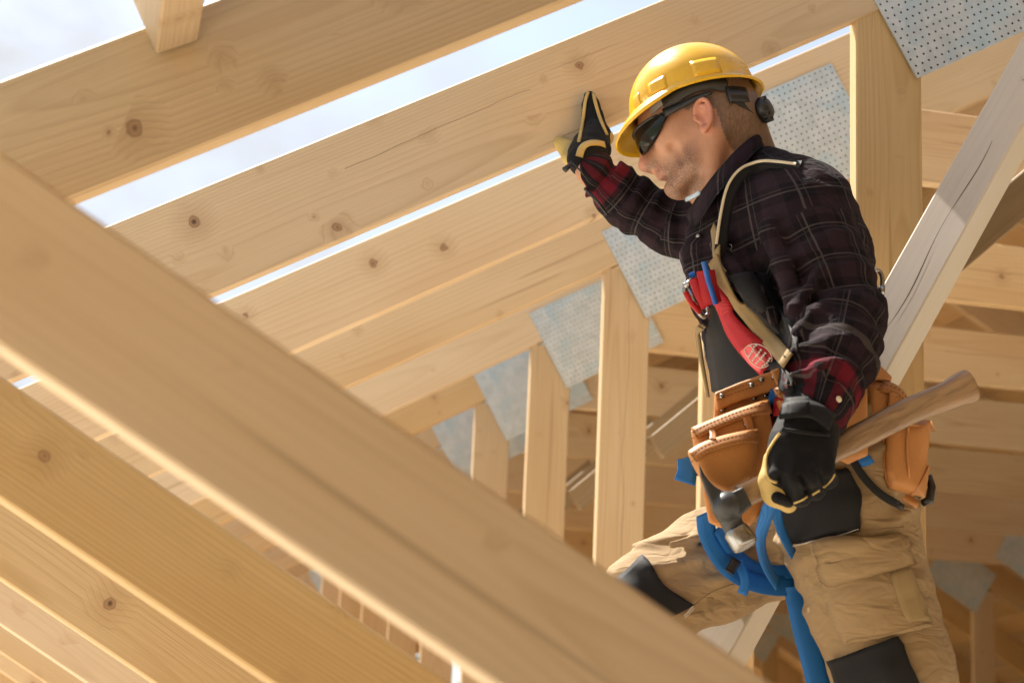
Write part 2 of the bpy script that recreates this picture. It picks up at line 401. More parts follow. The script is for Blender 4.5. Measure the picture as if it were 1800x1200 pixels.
# trees beyond the building, seen through the narrow gaps
M_BARK = plain('bark', (.07, .05, .035), .9, var=.3, scale=8)
def leaf_mat():
    k = NT('foliage'); r = k.n('ObjectInfo').outputs['Random']; g = k.noise(k.obj(), .9, 3)
    return k.fin(k.mix(g, c4(.022, .05, .014), c4(.07, .12, .03)), .7)
M_LEAF = leaf_mat()
def tree_parts(seed, h):
    rg = np.random.default_rng(seed); trunk = []; V, Fc = [], []
    def seg(a, b, ra, rb):
        q = len(V); a, b = np.array(a), np.array(b)
        for p, r in ((a, ra), (b, rb)):
            for i in range(6): t = i * math.pi / 3; V.append((p[0] + r * math.cos(t), p[1] + r * math.sin(t), p[2]))
        for i in range(6): Fc.append((q + i, q + (i + 1) % 6, q + 6 + (i + 1) % 6, q + 6 + i))
    seg((0, 0, 0), (.1, 0, h * .45), .22, .16); seg((.1, 0, h * .45), (0, .1, h * .92), .16, .03); C = []
    for i in range(16):
        z = h * (.28 + .62 * i / 16); a = i * 2.4 + rg.random(); l = h * .30 * (1 - (i / 17) ** 1.6) * (.7 + .5 * rg.random()); tip = np.array((l * math.cos(a), l * math.sin(a), z + l * .35)); seg((.05, 0, z), tip, .06, .015); C += [tip, tip * (.65, .65, 1)]
    tm = mesh('trunk', V, Fc); LV, LF = [], []
    for c in C:
        for p in rg.normal(0, h * .055, (170, 3)) + c:
            u = rg.normal(0, 1, 3); u /= np.linalg.norm(u); w = np.cross(u, rg.normal(0, 1, 3)); w /= np.linalg.norm(w); s_ = .09 + .08 * rg.random(); q = len(LV)
            LV += [p - u * s_, p + w * s_ * .6, p + u * s_, p - w * s_ * .6]; LF.append((q, q + 1, q + 2, q + 3))
    return tm, mesh('crown', LV, LF)
TREES = [tree_parts(5, 6.6), tree_parts(9, 7.4)]
for i in range(12):
    a = 0.02 + i * .085 + random.uniform(-.02, .02); d = 30 + random.uniform(-3, 8)
    t = empty('leafy_tree', (d * math.sin(a), d * math.cos(a), -3.3)); t.rotation_euler.z = i * 1.3
    tag(t, 'dark green leafy tree beyond the roof, glimpsed between the farthest posts', 'tree', 'trees beyond the building')
    for nme, me, m in (('trunk', TREES[i % 2][0], M_BARK), ('crown', TREES[i % 2][1], M_LEAF)):
        o = bpy.data.objects.new(nme, me); COL.objects.link(o); o.parent = t
        if not me.materials: me.materials.append(m)
# ------------------------------------------------------------------ soft-body modelling: smooth unions of tapered solids, meshed with surface nets
PXM = 0.001        # metres per picture pixel at the person's distance

def A(px, py, y): return at(px, py, y)

def pix(P):
    """Picture pixel of world points (.., 3)."""
    R = P - CAM_POS
    cx = R @ np.array([_Xc[0], _Yc[0], _Zc[0]]); cy = R @ np.array([_Xc[1], _Yc[1], _Zc[1]]); cz = R @ np.array([_Xc[2], _Yc[2], _Zc[2]])
    return 900 + F * cx / cz, 600 - F * cy / cz

def _hash(ix, iy, iz, seed):
    n = (ix * 374761393 + iy * 668265263 + iz * 2147483647 + seed * 974711) & 0x7fffffff
    n = ((n ^ (n >> 13)) * 1274126177) & 0x7fffffff
    return ((n ^ (n >> 16)) & 0xffff) / 65535.0
def vnoise(P, scale, seed=0):
    """Value noise in [-1, 1]; scale = cells per metre, scalar or 3-vector."""
    Q = P * scale; I = np.floor(Q).astype(np.int64); f = Q - I; f = f * f * (3 - 2 * f); r = 0
    for dx in (0, 1):
        for dy in (0, 1):
            for dz in (0, 1):
                w = (f[..., 0] if dx else 1 - f[..., 0]) * (f[..., 1] if dy else 1 - f[..., 1]) * (f[..., 2] if dz else 1 - f[..., 2])
                r = r + w * _hash(I[..., 0] + dx, I[..., 1] + dy, I[..., 2] + dz, seed)
    return r * 2 - 1

def poly_sd(x, y, poly):
    """Signed distance (px) to a closed polygon, negative inside."""
    n = len(poly); d = np.full(x.shape, 1e9); s = np.zeros(x.shape, bool)
    for i in range(n):
        ax, ay = poly[i]; bx, by = poly[(i + 1) % n]; ex, ey = bx - ax, by - ay
        t = np.clip(((x - ax) * ex + (y - ay) * ey) / (ex * ex + ey * ey + 1e-9), 0, 1)
        d = np.minimum(d, (x - ax - t * ex) ** 2 + (y - ay - t * ey) ** 2)
        c = ((ay > y) != (by > y)) & (x < ex * (y - ay) / (ey + (1e-9 if ey >= 0 else -1e-9)) + ax)
        s ^= c
    d = np.sqrt(d); return np.where(s, -d, d)

def spline(pts, n):
    """Catmull-Rom through points of any dimension, n samples."""
    P = np.array(pts, float); m = len(P); out = []
    if m == 2: return np.array([P[0] + (P[1] - P[0]) * t for t in np.linspace(0, 1, n)])
    for u in np.linspace(0, m - 1, n):
        i = min(int(u), m - 2); t = u - i
        p0 = P[i - 1] if i > 0 else 2 * P[0] - P[1]; p1, p2 = P[i], P[i + 1]; p3 = P[i + 2] if i + 2 < m else 2 * P[-1] - P[-2]
        out.append(.5 * ((2 * p1) + (p2 - p0) * t + (2 * p0 - 5 * p1 + 4 * p2 - p3) * t * t + (3 * p1 - p0 - 3 * p2 + p3) * t ** 3))
    return np.array(out)

class Field:
    def __init__(s, res): s.res = res; s.pr = []; s.warp = []
    def cone(s, p0, p1, r0, r1, k=0.02, sub=False, flat=None):
        """Tapered capsule. flat = (direction, factor): squeeze along that direction."""
        p0, p1 = np.array(p0, float), np.array(p1, float); R = max(r0, r1) * (max(1, flat[1]) if flat else 1)
        def f(P):
            e = p1 - p0; q = P - p0; t = np.clip((q @ e) / max(e @ e, 1e-12), 0, 1)
            w = q - t[..., None] * e
            if flat:
                d = np.array(flat[0], float); d = d / np.linalg.norm(d); w = w + (w @ d)[..., None] * d * (1 / flat[1] - 1)
            return np.sqrt((w * w).sum(-1)) - (r0 + (r1 - r0) * t)
        s.pr.append((f, np.minimum(p0, p1) - R, np.maximum(p0, p1) + R, k, sub)); return s
    def chain(s, pts, k=0.02, flat=None):
        """pts: (px, py, Y, radius)"""
        for a, b in zip(pts[:-1], pts[1:]): s.cone(A(*a[:3]), A(*b[:3]), a[3], b[3], k, flat=flat)
        return s
    def ell(s, c, rad, axes=None, k=0.02, sub=False):
        c = np.array(c, float); rad = np.array(rad, float); Rm = np.eye(3) if axes is None else np.array(axes, float)   # rows = axes
        def f(P):
            q = (P - c) @ Rm.T; a = np.sqrt(((q / rad) ** 2).sum(-1)); b = np.sqrt(((q / rad ** 2) ** 2).sum(-1)) + 1e-9
            return a * (a - 1) / b
        ext = np.sqrt(((Rm * rad[:, None]) ** 2).sum(0)); s.pr.append((f, c - ext, c + ext, k, sub)); return s
    def prism(s, poly, y0, y1, rnd=0.008, k=0.004, sub=False, dome=0.0):
        """Polygon of picture pixels given depth from Y = y0 to y1, edges rounded."""
        ym = (y0 + y1) / 2; sc = PXM * ym / 3.0
        def f(P):
            x, y = pix(P); d2 = poly_sd(x, y, poly) * sc
            yy0 = y0 + ((1 - (1 - np.clip(-d2 / 0.03, 0, 1)) ** 2) * dome if dome else 0)
            q1 = d2 + rnd; q2 = np.maximum(yy0 - P[..., 1], P[..., 1] - y1) + rnd
            return np.minimum(np.maximum(q1, q2), 0) + np.sqrt(np.maximum(q1, 0) ** 2 + np.maximum(q2, 0) ** 2) - rnd
        C = np.array([A(px, py, y) for px, py in poly for y in (y0 - .02, y1)])
        s.pr.append((f, C.min(0), C.max(0), k, sub)); return s
    def solve(s):
        pad = s.res * 4 + 0.01
        lo = np.min([p[1] for p in s.pr if not p[4]], 0) - pad; hi = np.max([p[2] for p in s.pr if not p[4]], 0) + pad
        s.lo = lo; n = np.ceil((hi - lo) / s.res).astype(int) + 1; s.n = n
        D = np.full(n, 0.5, np.float32); ax = [lo[i] + s.res * np.arange(n[i]) for i in range(3)]
        for f, a, b, k, sub in s.pr:
            m = k + s.res * 3
            i0 = np.clip(np.floor((a - m - lo) / s.res).astype(int), 0, n); i1 = np.clip(np.ceil((b + m - lo) / s.res).astype(int) + 1, 0, n)
            if (i1 <= i0).any(): continue
            sl = tuple(slice(u, w) for u, w in zip(i0, i1))
            P = np.stack(np.meshgrid(ax[0][sl[0]], ax[1][sl[1]], ax[2][sl[2]], indexing='ij'), -1)
            d = f(P); o = D[sl]
            if sub:
                h = np.clip(.5 - .5 * (o + d) / k, 0, 1); D[sl] = o + (-d - o) * h + k * h * (1 - h)
            else:
                h = np.clip(.5 + .5 * (o - d) / k, 0, 1); D[sl] = o + (d - o) * h - k * h * (1 - h)
        if s.warp:
            idx = np.argwhere(np.abs(D) < 0.03); P = lo + idx * s.res; v = D[tuple(idx.T)]
            for w in s.warp: v = v + w(P)
            D[tuple(idx.T)] = v
        s.D = D; return s
    def val(s, P):
        q = np.clip((P - s.lo) / s.res, 0, np.array(s.n) - 1.001); i = q.astype(int); f = q - i; r = 0
        for dx in (0, 1):
            for dy in (0, 1):
                for dz in (0, 1):
                    r = r + s.D[i[..., 0] + dx, i[..., 1] + dy, i[..., 2] + dz] * ((f[..., 0] if dx else 1 - f[..., 0]) * (f[..., 1] if dy else 1 - f[..., 1]) * (f[..., 2] if dz else 1 - f[..., 2]))
        return r
    def inside(s, P): return ((P > s.lo) & (P < s.lo + s.res * (np.array(s.n) - 1))).all(-1)
    def grad(s, P):
        e = s.res; g = np.stack([s.val(P + np.eye(3)[i] * e) - s.val(P - np.eye(3)[i] * e) for i in range(3)], -1)
        return g / (np.linalg.norm(g, axis=-1, keepdims=True) + 1e-9)
    def mesh(s, name, smooth=2):
        D = s.D; ins = D < 0
        c = lambda dx, dy, dz: D[dx:D.shape[0] - 1 + dx, dy:D.shape[1] - 1 + dy, dz:D.shape[2] - 1 + dz]
        cnt = sum((c(x, y, z) < 0).astype(np.int8) for x in (0, 1) for y in (0, 1) for z in (0, 1))
        cells = np.argwhere((cnt > 0) & (cnt < 8)); ids = np.full(cnt.shape, -1, np.int64); ids[tuple(cells.T)] = np.arange(len(cells))
        acc = np.zeros((len(cells), 3)); num = np.zeros(len(cells)); cr = [(x, y, z) for x in (0, 1) for y in (0, 1) for z in (0, 1)]
        for a in range(8):
            for b in range(a + 1, 8):
                if sum(abs(np.array(cr[a]) - cr[b])) != 1: continue
                va = D[tuple((cells + cr[a]).T)]; vb = D[tuple((cells + cr[b]).T)]; m = (va < 0) != (vb < 0)
                t = np.where(m, va / np.where(m, va - vb, 1), 0)[:, None]
                acc += np.where(m[:, None], np.array(cr[a]) + t * (np.array(cr[b]) - np.array(cr[a])), 0); num += m
        V = s.lo + s.res * (cells + acc / num[:, None]); Q = []
        for ax in range(3):
            sl0 = [slice(None)] * 3; sl1 = [slice(None)] * 3; sl0[ax] = slice(0, -1); sl1[ax] = slice(1, None)
            e = np.argwhere(ins[tuple(sl0)] != ins[tuple(sl1)]); o1, o2 = [(1, 2), (2, 0), (0, 1)][ax]
            e = e[(e[:, o1] > 0) & (e[:, o2] > 0) & (e[:, o1] < D.shape[o1] - 1) & (e[:, o2] < D.shape[o2] - 1)]
            u = np.eye(3, dtype=int); q = np.stack([ids[tuple((e - u[o1] - u[o2]).T)], ids[tuple((e - u[o2]).T)], ids[tuple(e.T)], ids[tuple((e - u[o1]).T)]], 1)
            flip = ~ins[tuple(e.T)]; q[flip] = q[flip][:, ::-1]; Q.append(q)
        Q = np.concatenate(Q); Q = Q[(Q >= 0).all(1)]
        for _ in range(smooth):
            S = np.zeros_like(V); N = np.zeros(len(V))
            for a, b in ((0, 1), (1, 2), (2, 3), (3, 0)):
                np.add.at(S, Q[:, a], V[Q[:, b]]); np.add.at(N, Q[:, a], 1); np.add.at(S, Q[:, b], V[Q[:, a]]); np.add.at(N, Q[:, b], 1)
            V = V * .5 + .5 * S / np.maximum(N, 1)[:, None]
        me = bpy.data.meshes.new(name); me.vertices.add(len(V)); me.vertices.foreach_set('co', V.ravel())
        me.loops.add(Q.size); me.loops.foreach_set('vertex_index', Q.ravel().astype(np.int32))
        me.polygons.add(len(Q)); me.polygons.foreach_set('loop_start', np.arange(0, Q.size, 4, dtype=np.int32)); me.polygons.foreach_set('loop_total', np.full(len(Q), 4, np.int32))
        me.update(calc_edges=True); me.validate(); me.polygons.foreach_set('use_smooth', [True] * len(me.polygons))
        s.V = V; return me

def attr(me, name, data):
    data = np.asarray(data, np.float32)
    a = me.attributes.new(name, 'FLOAT_VECTOR' if data.ndim == 2 else 'FLOAT', 'POINT'); a.data.foreach_set('vector' if data.ndim == 2 else 'value', data.ravel())

def hit(fields, px, py, ymin=2.3, ymax=3.6, default=3.0):
    """First surface met by the line of sight through a pixel: point, outward normal."""
    ys = np.arange(ymin, ymax, 0.0025); r = A(px, py, 1.0) - CAM_POS; P = CAM_POS + ys[:, None] * r; best = None
    for f in fields:
        ok = f.inside(P); v = np.full(len(ys), 1.0); v[ok] = f.val(P[ok]); k = np.argmax(v < 0)
        if v[k] < 0 and (best is None or ys[k] < best[0]):
            y = ys[k] - (0.0025 * (0 - v[k]) / (v[k - 1] - v[k] + 1e-9) if k else 0); best = (y, f)
    if best is None: return A(px, py, default), np.array((0, -1.0, 0))
    p = CAM_POS + best[0] * r; return p, best[1].grad(p[None])[0]

def place(name, me, parent, mat, smooth=True):
    """Mesh given in world coordinates, moved under its parent (parents only have locations)."""
    if parent is not None: me.transform(Matrix.Translation(-world_loc(parent)))
    o = link(name, me, mat, None, smooth); o.parent = parent; return o

def top(name, me, mat, smooth=True):
    """Top-level mesh: origin at its base centre."""
    co = np.array([v.co[:] for v in me.vertices]) if len(me.vertices) < 200 else np.empty((len(me.vertices), 3), np.float32)
    if len(me.vertices) >= 200:
        b = np.empty(len(me.vertices) * 3, np.float32); me.vertices.foreach_get('co', b); co = b.reshape(-1, 3)
    c = (co.min(0) + co.max(0)) / 2; c[2] = co[:, 2].min(); me.transform(Matrix.Translation(-Vector(map(float, c))))
    o = link(name, me, mat, None, smooth); o.location = tuple(map(float, c)); return o

def ribbon_mesh(P, Nn, width, th=0.0016, wseg=2, curl=0.0):
    """Flat strap along points P with normals Nn."""
    P = np.array(P, float); Nn = np.array(Nn, float); n = len(P); T = np.gradient(P, axis=0); T /= np.linalg.norm(T, axis=1)[:, None] + 1e-9
    V, Fc = [], []; wd = np.broadcast_to(np.asarray(width, float), (n,)) if np.ndim(width) else np.full(n, width)
    for i in range(n):
        b = np.cross(T[i], Nn[i]); b /= np.linalg.norm(b) + 1e-9; nn = np.cross(b, T[i])
        for lay in (0, 1):
            for j in range(wseg + 1):
                u = j / wseg * 2 - 1; V.append(P[i] + b * u * wd[i] / 2 + nn * (th * (1 if lay == 0 else 0) - curl * u * u))
    m = (wseg + 1) * 2
    for i in range(n - 1):
        for j in range(wseg):
            a = i * m + j; Fc.append((a, a + 1, a + m + 1, a + m)); b2 = a + wseg + 1; Fc.append((b2 + 1, b2, b2 + m, b2 + m + 1))
        a = i * m; Fc.append((a, a + m, a + m + wseg + 1, a + wseg + 1)); a = i * m + wseg; Fc.append((a + m, a, a + wseg + 1, a + m + wseg + 1))
    for i in (0, n - 1):
        for j in range(wseg): a = i * m + j; Fc.append((a, a + 1, a + wseg + 2, a + wseg + 1))
    return mesh('strap', V, Fc)

def drape(pts, fields, n=24, off=0.002, it=3):
    """Pixel polyline laid on the surfaces; a third number fixes Y instead."""
    pp = spline([p[:2] for p in pts], n); ys = [p[2] if len(p) > 2 else None for p in pts]; P, N = [], []
    for i, (x, y) in enumerate(pp):
        u = i / (n - 1) * (len(pts) - 1); j = min(int(u), len(pts) - 2); t = u - j
        if ys[j] is not None and ys[j + 1] is not None:
            P.append(A(x, y, ys[j] * (1 - t) + ys[j + 1] * t)); N.append(np.array((-.1, -1, 0.15)))
        else:
            p, nn = hit(fields, x, y); P.append(p + nn * off); N.append(nn)
    P = np.array(P); N = np.array(N)
    for _ in range(it):
        P[1:-1] = .5 * P[1:-1] + .25 * (P[:-2] + P[2:]); N[1:-1] = .5 * N[1:-1] + .25 * (N[:-2] + N[2:])
    N /= np.linalg.norm(N, axis=1)[:, None]; return P, N

def strap(name, parent, pts, fields, width, mat, n=24, off=0.002, th=0.0018, curl=0.0, wseg=3, it=6):
    P, N = drape(pts, fields, n, off, it); return place(name, ribbon_mesh(P, N, width, th, wseg, curl), parent, mat)

def panel_mesh(rows, fields, off=0.003, skirt=0.006, n=16, m=12, bulge=0.0, default=3.0, relax=1):
    """rows: (xl, yl, xr, yr) pixel pairs down the patch; laid on the surfaces with a raised rim."""
    R = spline(rows, n); P = np.zeros((n, m, 3)); N = np.zeros((n, m, 3))
    for i in range(n):
        for j in range(m):
            t = j / (m - 1); x = R[i, 0] * (1 - t) + R[i, 2] * t; y = R[i, 1] * (1 - t) + R[i, 3] * t
            p, nn = hit(fields, x, y, default=default); e = math.sin(math.pi * t) ** .5 * math.sin(math.pi * i / (n - 1)) ** .5 if bulge else 0
            P[i, j] = p + nn * (off + bulge * e); N[i, j] = nn
    for _ in range(relax):
        Q = P.copy(); Q[1:-1, 1:-1] = .5 * P[1:-1, 1:-1] + .125 * (P[:-2, 1:-1] + P[2:, 1:-1] + P[1:-1, :-2] + P[1:-1, 2:]); P = Q
    V = [tuple(p) for p in P.reshape(-1, 3)]; Fc = [(i * m + j, i * m + j + 1, (i + 1) * m + j + 1, (i + 1) * m + j) for i in range(n - 1) for j in range(m - 1)]
    rim = [(0, j) for j in range(m)] + [(i, m - 1) for i in range(1, n)] + [(n - 1, j) for j in range(m - 2, -1, -1)] + [(i, 0) for i in range(n - 2, 0, -1)]
    b = len(V); V += [tuple(P[i, j] - N[i, j] * skirt) for i, j in rim]; L = len(rim)
    for q in range(L):
        i, j = rim[q]; i2, j2 = rim[(q + 1) % L]; Fc.append((i2 * m + j2, i * m + j, b + q, b + (q + 1) % L))
    return mesh('panel', V, Fc)
def panel(name, parent, rows, fields, mat, **kw): return place(name, panel_mesh(rows, fields, **kw), parent, mat)

def stitches(name, parent, pts, fields, mat, dash=0.004, gap=0.004, w=0.0012, off=0.0016, rows=1, step=0.0):
    """Dashed seam laid on surfaces: every stitch a tiny raised bar, one part."""
    V, Fc = [], []
    P, N = drape(pts, fields, 40, off); L = np.r_[0, np.cumsum(np.linalg.norm(np.diff(P, axis=0), axis=1))]; s = 0
    while s + dash < L[-1]:
        for rr in range(rows):
            a = np.array([np.interp(s, L, P[:, c]) for c in range(3)]); b = np.array([np.interp(s + dash, L, P[:, c]) for c in range(3)])
            nn = np.array([np.interp(s, L, N[:, c]) for c in range(3)]); t = b - a; bi = np.cross(t, nn); bi /= np.linalg.norm(bi) + 1e-9
            a = a + bi * rr * step; b = b + bi * rr * step; q = len(V)
            V += [a - bi * w / 2, a + bi * w / 2, b + bi * w / 2, b - bi * w / 2]; V += [v - nn * .002 for v in V[q:q + 4]]
            Fc += [tuple(q + i for i in f) for f in ((0, 1, 2, 3), (0, 4, 5, 1), (1, 5, 6, 2), (2, 6, 7, 3), (3, 7, 4, 0))]
        s += dash + gap
    o = place(name, mesh(name, V, Fc), parent, mat, False); o['kind'] = 'stuff'; return o

def tube_mesh(P, r, seg=8, caps=True):
    P = np.array(P, float); n = len(P); r = np.broadcast_to(np.asarray(r, float), (n,)); T = np.gradient(P, axis=0); T /= np.linalg.norm(T, axis=1)[:, None] + 1e-12
    ref = np.array((0, -1.0, 0.2)); V, Fc = [], []
    for i in range(n):
        u = np.cross(T[i], ref); u /= np.linalg.norm(u) + 1e-9; w = np.cross(u, T[i])
        for j in range(seg): a = 2 * math.pi * j / seg; V.append(P[i] + r[i] * (u * math.cos(a) + w * math.sin(a)))
    for i in range(n - 1):
        for j in range(seg): a, b = i * seg + j, i * seg + (j + 1) % seg; Fc.append((a, b, b + seg, a + seg))
    if caps: Fc.append(tuple(range(seg - 1, -1, -1))); Fc.append(tuple(range((n - 1) * seg, n * seg)))
    return mesh('tube', V, Fc)
def disc_mesh(p, nn, r, h=0.002, seg=12):
    nn = np.array(nn, float); nn /= np.linalg.norm(nn); return tube_mesh([np.array(p), np.array(p) + nn * h * .7, np.array(p) + nn * h], [r, r, r * .7], seg)
# ------------------------------------------------------------------ person: materials
def plaid_mat():
    k = NT('plaid_flannel'); a = k.n('Attribute', attribute_name='cloth').outputs['Vector']; rd = k.n('Attribute', attribute_name='red').outputs['Fac']
    sp = k.n('SeparateXYZ'); k.set(sp.inputs[0], a); u, v = sp.outputs[0], sp.outputs[1]
    def lines(c, per, ph, w): return k.math('LESS_THAN', k.math('ABSOLUTE', k.math('SUBTRACT', k.math('FRACT', k.math('ADD', k.math('DIVIDE', c, per), ph)), .5)), w)
    bu, bv = lines(u, .062, 0, .22), lines(v, .062, .1, .22); tu, tv = lines(u, .062, .5, .022), lines(v, .062, .6, .022); t2u, t2v = lines(u, .062, .38, .014), lines(v, .062, .48, .014)
    wv = k.noise(k.mapping(k.obj(), (1, 1, 1)), 900, 2); big = k.noise(k.obj(), 11, 4)
    base = k.mix(k.math('MULTIPLY', k.math('ADD', bu, bv), .5), c4(.0040, .0036, .0050), c4(.025, .013, .018))
    red = k.mix(k.math('MULTIPLY', k.math('ADD', bu, bv), .5), c4(.008, .006, .008), c4(.17, .007, .020))
    base = k.mix(rd, base, red)
    ln = k.math('MAXIMUM', k.math('MAXIMUM', tu, tv), k.math('MULTIPLY', k.math('MAXIMUM', t2u, t2v), .5))
    base = k.mix(k.math('MULTIPLY', ln, .5), base, c4(.13, .11, .105))
    base = k.mix(k.math('MULTIPLY', wv, .2), base, c4(.022, .017, .019), 'MIX'); base = k.mix(.25, base, k.mix(big, c4(.004, .0035, .005), c4(.020, .012, .015)))
    k.p.inputs['Sheen Weight'].default_value = .0; k.p.inputs['Sheen Roughness'].default_value = .6
    wr_ = k.noise(k.mapping(k.obj(), (26, 26, 48), rot=(.3, .5, .4)), 1, 2, .5, .6); k.bump(k.math('ADD', k.math('MULTIPLY', wv, .12), k.math('MULTIPLY', k.math('ABSOLUTE', k.math('SUBTRACT', wr_, .5)), 3.0)), .34, .008); return k.fin(base, .92, spec=.12)
def cloth(name, col, var=.15, weave=700, bump=.3, rough=.85, sheen=.02, spec=.2, crumple=0):
    k = NT(name); v = k.obj(); w = k.noise(v, weave, 1); b = k.noise(v, 14, 4)
    c = k.mix(b, c4(*[x * (1 - var) for x in col]), c4(*[min(1, x * (1 + var)) for x in col])); c = k.mix(k.math('MULTIPLY', w, .3), c, c4(*[x * .6 for x in col]))
    k.p.inputs['Sheen Weight'].default_value = sheen
    if crumple: k.bump(k.math('ADD', k.math('MULTIPLY', w, .10), k.math('MULTIPLY', k.math('ABSOLUTE', k.math('SUBTRACT', k.noise(k.mapping(v, (15, 15, 34), rot=(.2, -.35, .2)), 1, 2, .5, .5), .5)), 3.0)), crumple, .009); c = k.mix(k.ramp(k.noise(v, 7, 5, .65), (.5, (0, 0, 0)), (.8, (.35, .35, .35))), c, c4(col[0] * .6, col[1] * .6, col[2] * .62))
    else: k.bump(k.math('ADD', w, k.math('MULTIPLY', k.noise(v, 60, 3), 1.5)), bump, .001)
    return k.fin(c, rough, spec=spec)
def webbing(name, col):
    k = NT(name); v = k.obj(); sp = k.n('SeparateXYZ'); k.set(sp.inputs[0], v)
    s = k.math('SINE', k.math('MULTIPLY', k.math('ADD', k.math('ADD', sp.outputs[0], sp.outputs[1]), k.math('MULTIPLY', sp.outputs[2], 1.6)), 1300.0)); n = k.noise(v, 40, 3)
    f = k.math('MULTIPLY_ADD', s, .22, .5); c = k.mix(f, c4(*[x * .45 for x in col]), c4(*col)); c = k.mix(k.math('MULTIPLY', n, .35), c, c4(*[x * .5 for x in col])); k.bump(s, .4, .0006); return k.fin(c, .55, spec=.35)
def leather(name, col):
    k = NT(name); v = k.obj(); b = k.noise(v, 13, 5, .6); f = k.noise(v, 240, 3); sc = k.ramp(k.noise(k.mapping(v, (30, 30, 6)), 1, 3), (.62, (0, 0, 0)), (.72, (1, 1, 1)))
    c = k.mix(b, c4(*[x * .72 for x in col]), c4(*[min(1, x * 1.2) for x in col])); c = k.mix(k.math('MULTIPLY', f, .25), c, c4(col[0] * .5, col[1] * .42, col[2] * .35)); c = k.mix(k.math('MULTIPLY', sc, .15), c, c4(col[0] * .55, col[1] * .45, col[2] * .4))
    k.bump(k.math('ADD', f, k.math('MULTIPLY', b, 2)), .22, .001); return k.fin(c, k.math('MULTIPLY_ADD', b, .25, .42), spec=.4)
def skin_mat():
    k = NT('skin'); v = k.obj(); hair = k.n('Attribute', attribute_name='hair').outputs['Fac']; stub = k.n('Attribute', attribute_name='stubble').outputs['Fac']; red = k.n('Attribute', attribute_name='flush').outputs['Fac']
    c = k.mix(k.noise(v, 60, 4), c4(.33, .150, .080), c4(.45, .235, .140)); c = k.mix(k.math('MULTIPLY', red, .55), c, c4(.55, .19, .13))
    spk = k.ramp(k.noise(v, 620, 1, .6), (.44, (0, 0, 0)), (.56, (1, 1, 1))); c = k.mix(k.math('MULTIPLY', stub, k.math('MULTIPLY_ADD', spk, .60, .32)), c, c4(.095, .052, .030))
    st = k.noise(k.mapping(v, (260, 260, 120)), 1, 2); hc = k.mix(st, c4(.055, .030, .017), c4(.20, .12, .07)); hm = k.ramp(k.math('ADD', hair, k.math('MULTIPLY', k.math('SUBTRACT', k.noise(v, 330, 2), .5), .8)), (.38, (0, 0, 0)), (.62, (1, 1, 1)))
    c = k.mix(k.math('MULTIPLY', hm, .92), c, hc)
    k.bump(k.math('ADD', k.noise(v, 380, 2), k.math('MULTIPLY', st, hm)), .28, .0012); return k.fin(c, .48, spec=.45)
M_PLAID = plaid_mat(); M_TAN = cloth('tan_canvas', (.285, .197, .104), crumple=.5); M_TANTRIM = cloth('tan_webbing', (.27, .195, .095)); M_BLACKC = cloth('black_cordura', (.0075, .0075, .008), weave=500, bump=.25, rough=.75, spec=.25)
M_GLOVE = cloth('black_glove_fabric', (.0045, .0045, .0052), weave=900, bump=.15, rough=.75); M_PALM = leather('pale_yellow_leather', (.50, .36, .12)); M_LEATHER = leather('tan_leather', (.45, .20, .060)); M_LEATHER_D = leather('brown_leather', (.40, .17, .05))
M_BLUE = webbing('blue_webbing', (.008, .165, .54)); M_RED = webbing('red_webbing', (.55, .014, .022)); M_SKIN = skin_mat()
def shell_mat():
    k = NT('yellow_shell'); v = k.obj(); n = k.noise(v, 9, 4); scr = k.ramp(k.noise(k.mapping(v, (40, 400, 60), rot=(.4, .2, .9)), 1, 2), (.66, (0, 0, 0)), (.72, (1, 1, 1))); dirt = k.ramp(k.noise(v, 22, 5, .65), (.56, (0, 0, 0)), (.75, (.4, .4, .4)))
    c = k.mix(n, c4(.60, .33, .008), c4(.66, .375, .010)); c = k.mix(dirt, c, c4(.50, .30, .04)); c = k.mix(k.math('MULTIPLY', scr, .18), c, c4(.80, .62, .25))
    return k.fin(c, k.math('MULTIPLY_ADD', k.math('ADD', n, dirt), .18, .16), spec=.5)
M_YEL = shell_mat()
M_BLKP = plain('black_plastic', (.010, .0095, .009), .42, var=.2, scale=60); M_BRNP = plain('dark_band', (.024, .020, .016), .6, var=.2, scale=60); M_GREYB = cloth('grey_sweatband', (.28, .25, .22), weave=400)
M_LENS = plain('smoked_lens', (.006, .006, .007), .10, var=.0, spec=.4); M_CHROME = plain('bright_steel', (.30, .295, .285), .24, .95, var=.1, scale=80); M_IRON = plain('black_forged_steel', (.045, .048, .050), .48, .35, var=.25, scale=120, bump=.15)
M_BLUEP = plain('blue_plastic', (.012, .10, .42), .35); M_CREAM = cloth('cream_thread', (.62, .54, .38), weave=300); M_STITCH = plain('dark_thread', (.20, .085, .028), .8); M_TSTITCH = plain('brown_thread', (.20, .13, .06), .8); M_WSTITCH = plain('pale_thread', (.60, .55, .47), .8); M_SOLE = plain('rubber', (.02, .02, .02), .8)
def hickory_mat():
    k = NT('hickory'); v = k.obj(); g = k.noise(k.mapping(v, (7, 90, 90)), 1, 4, .65); b = k.noise(v, 9, 3); fl = k.ramp(k.noise(k.mapping(v, (18, 260, 260)), 1, 2), (.55, (0, 0, 0)), (.66, (1, 1, 1)))
    c = k.mix(k.ramp(g, (.3, (0, 0, 0)), (.7, (1, 1, 1))), c4(.14, .080, .038), c4(.36, .235, .125)); c = k.mix(k.math('MULTIPLY', fl, .55), c, c4(.09, .045, .02)); c = k.mix(k.math('MULTIPLY', b, .35), c, c4(.26, .17, .10)); k.bump(fl, -.25, .001); return k.fin(c, .36, spec=.5)
M_HICK = hickory_mat()

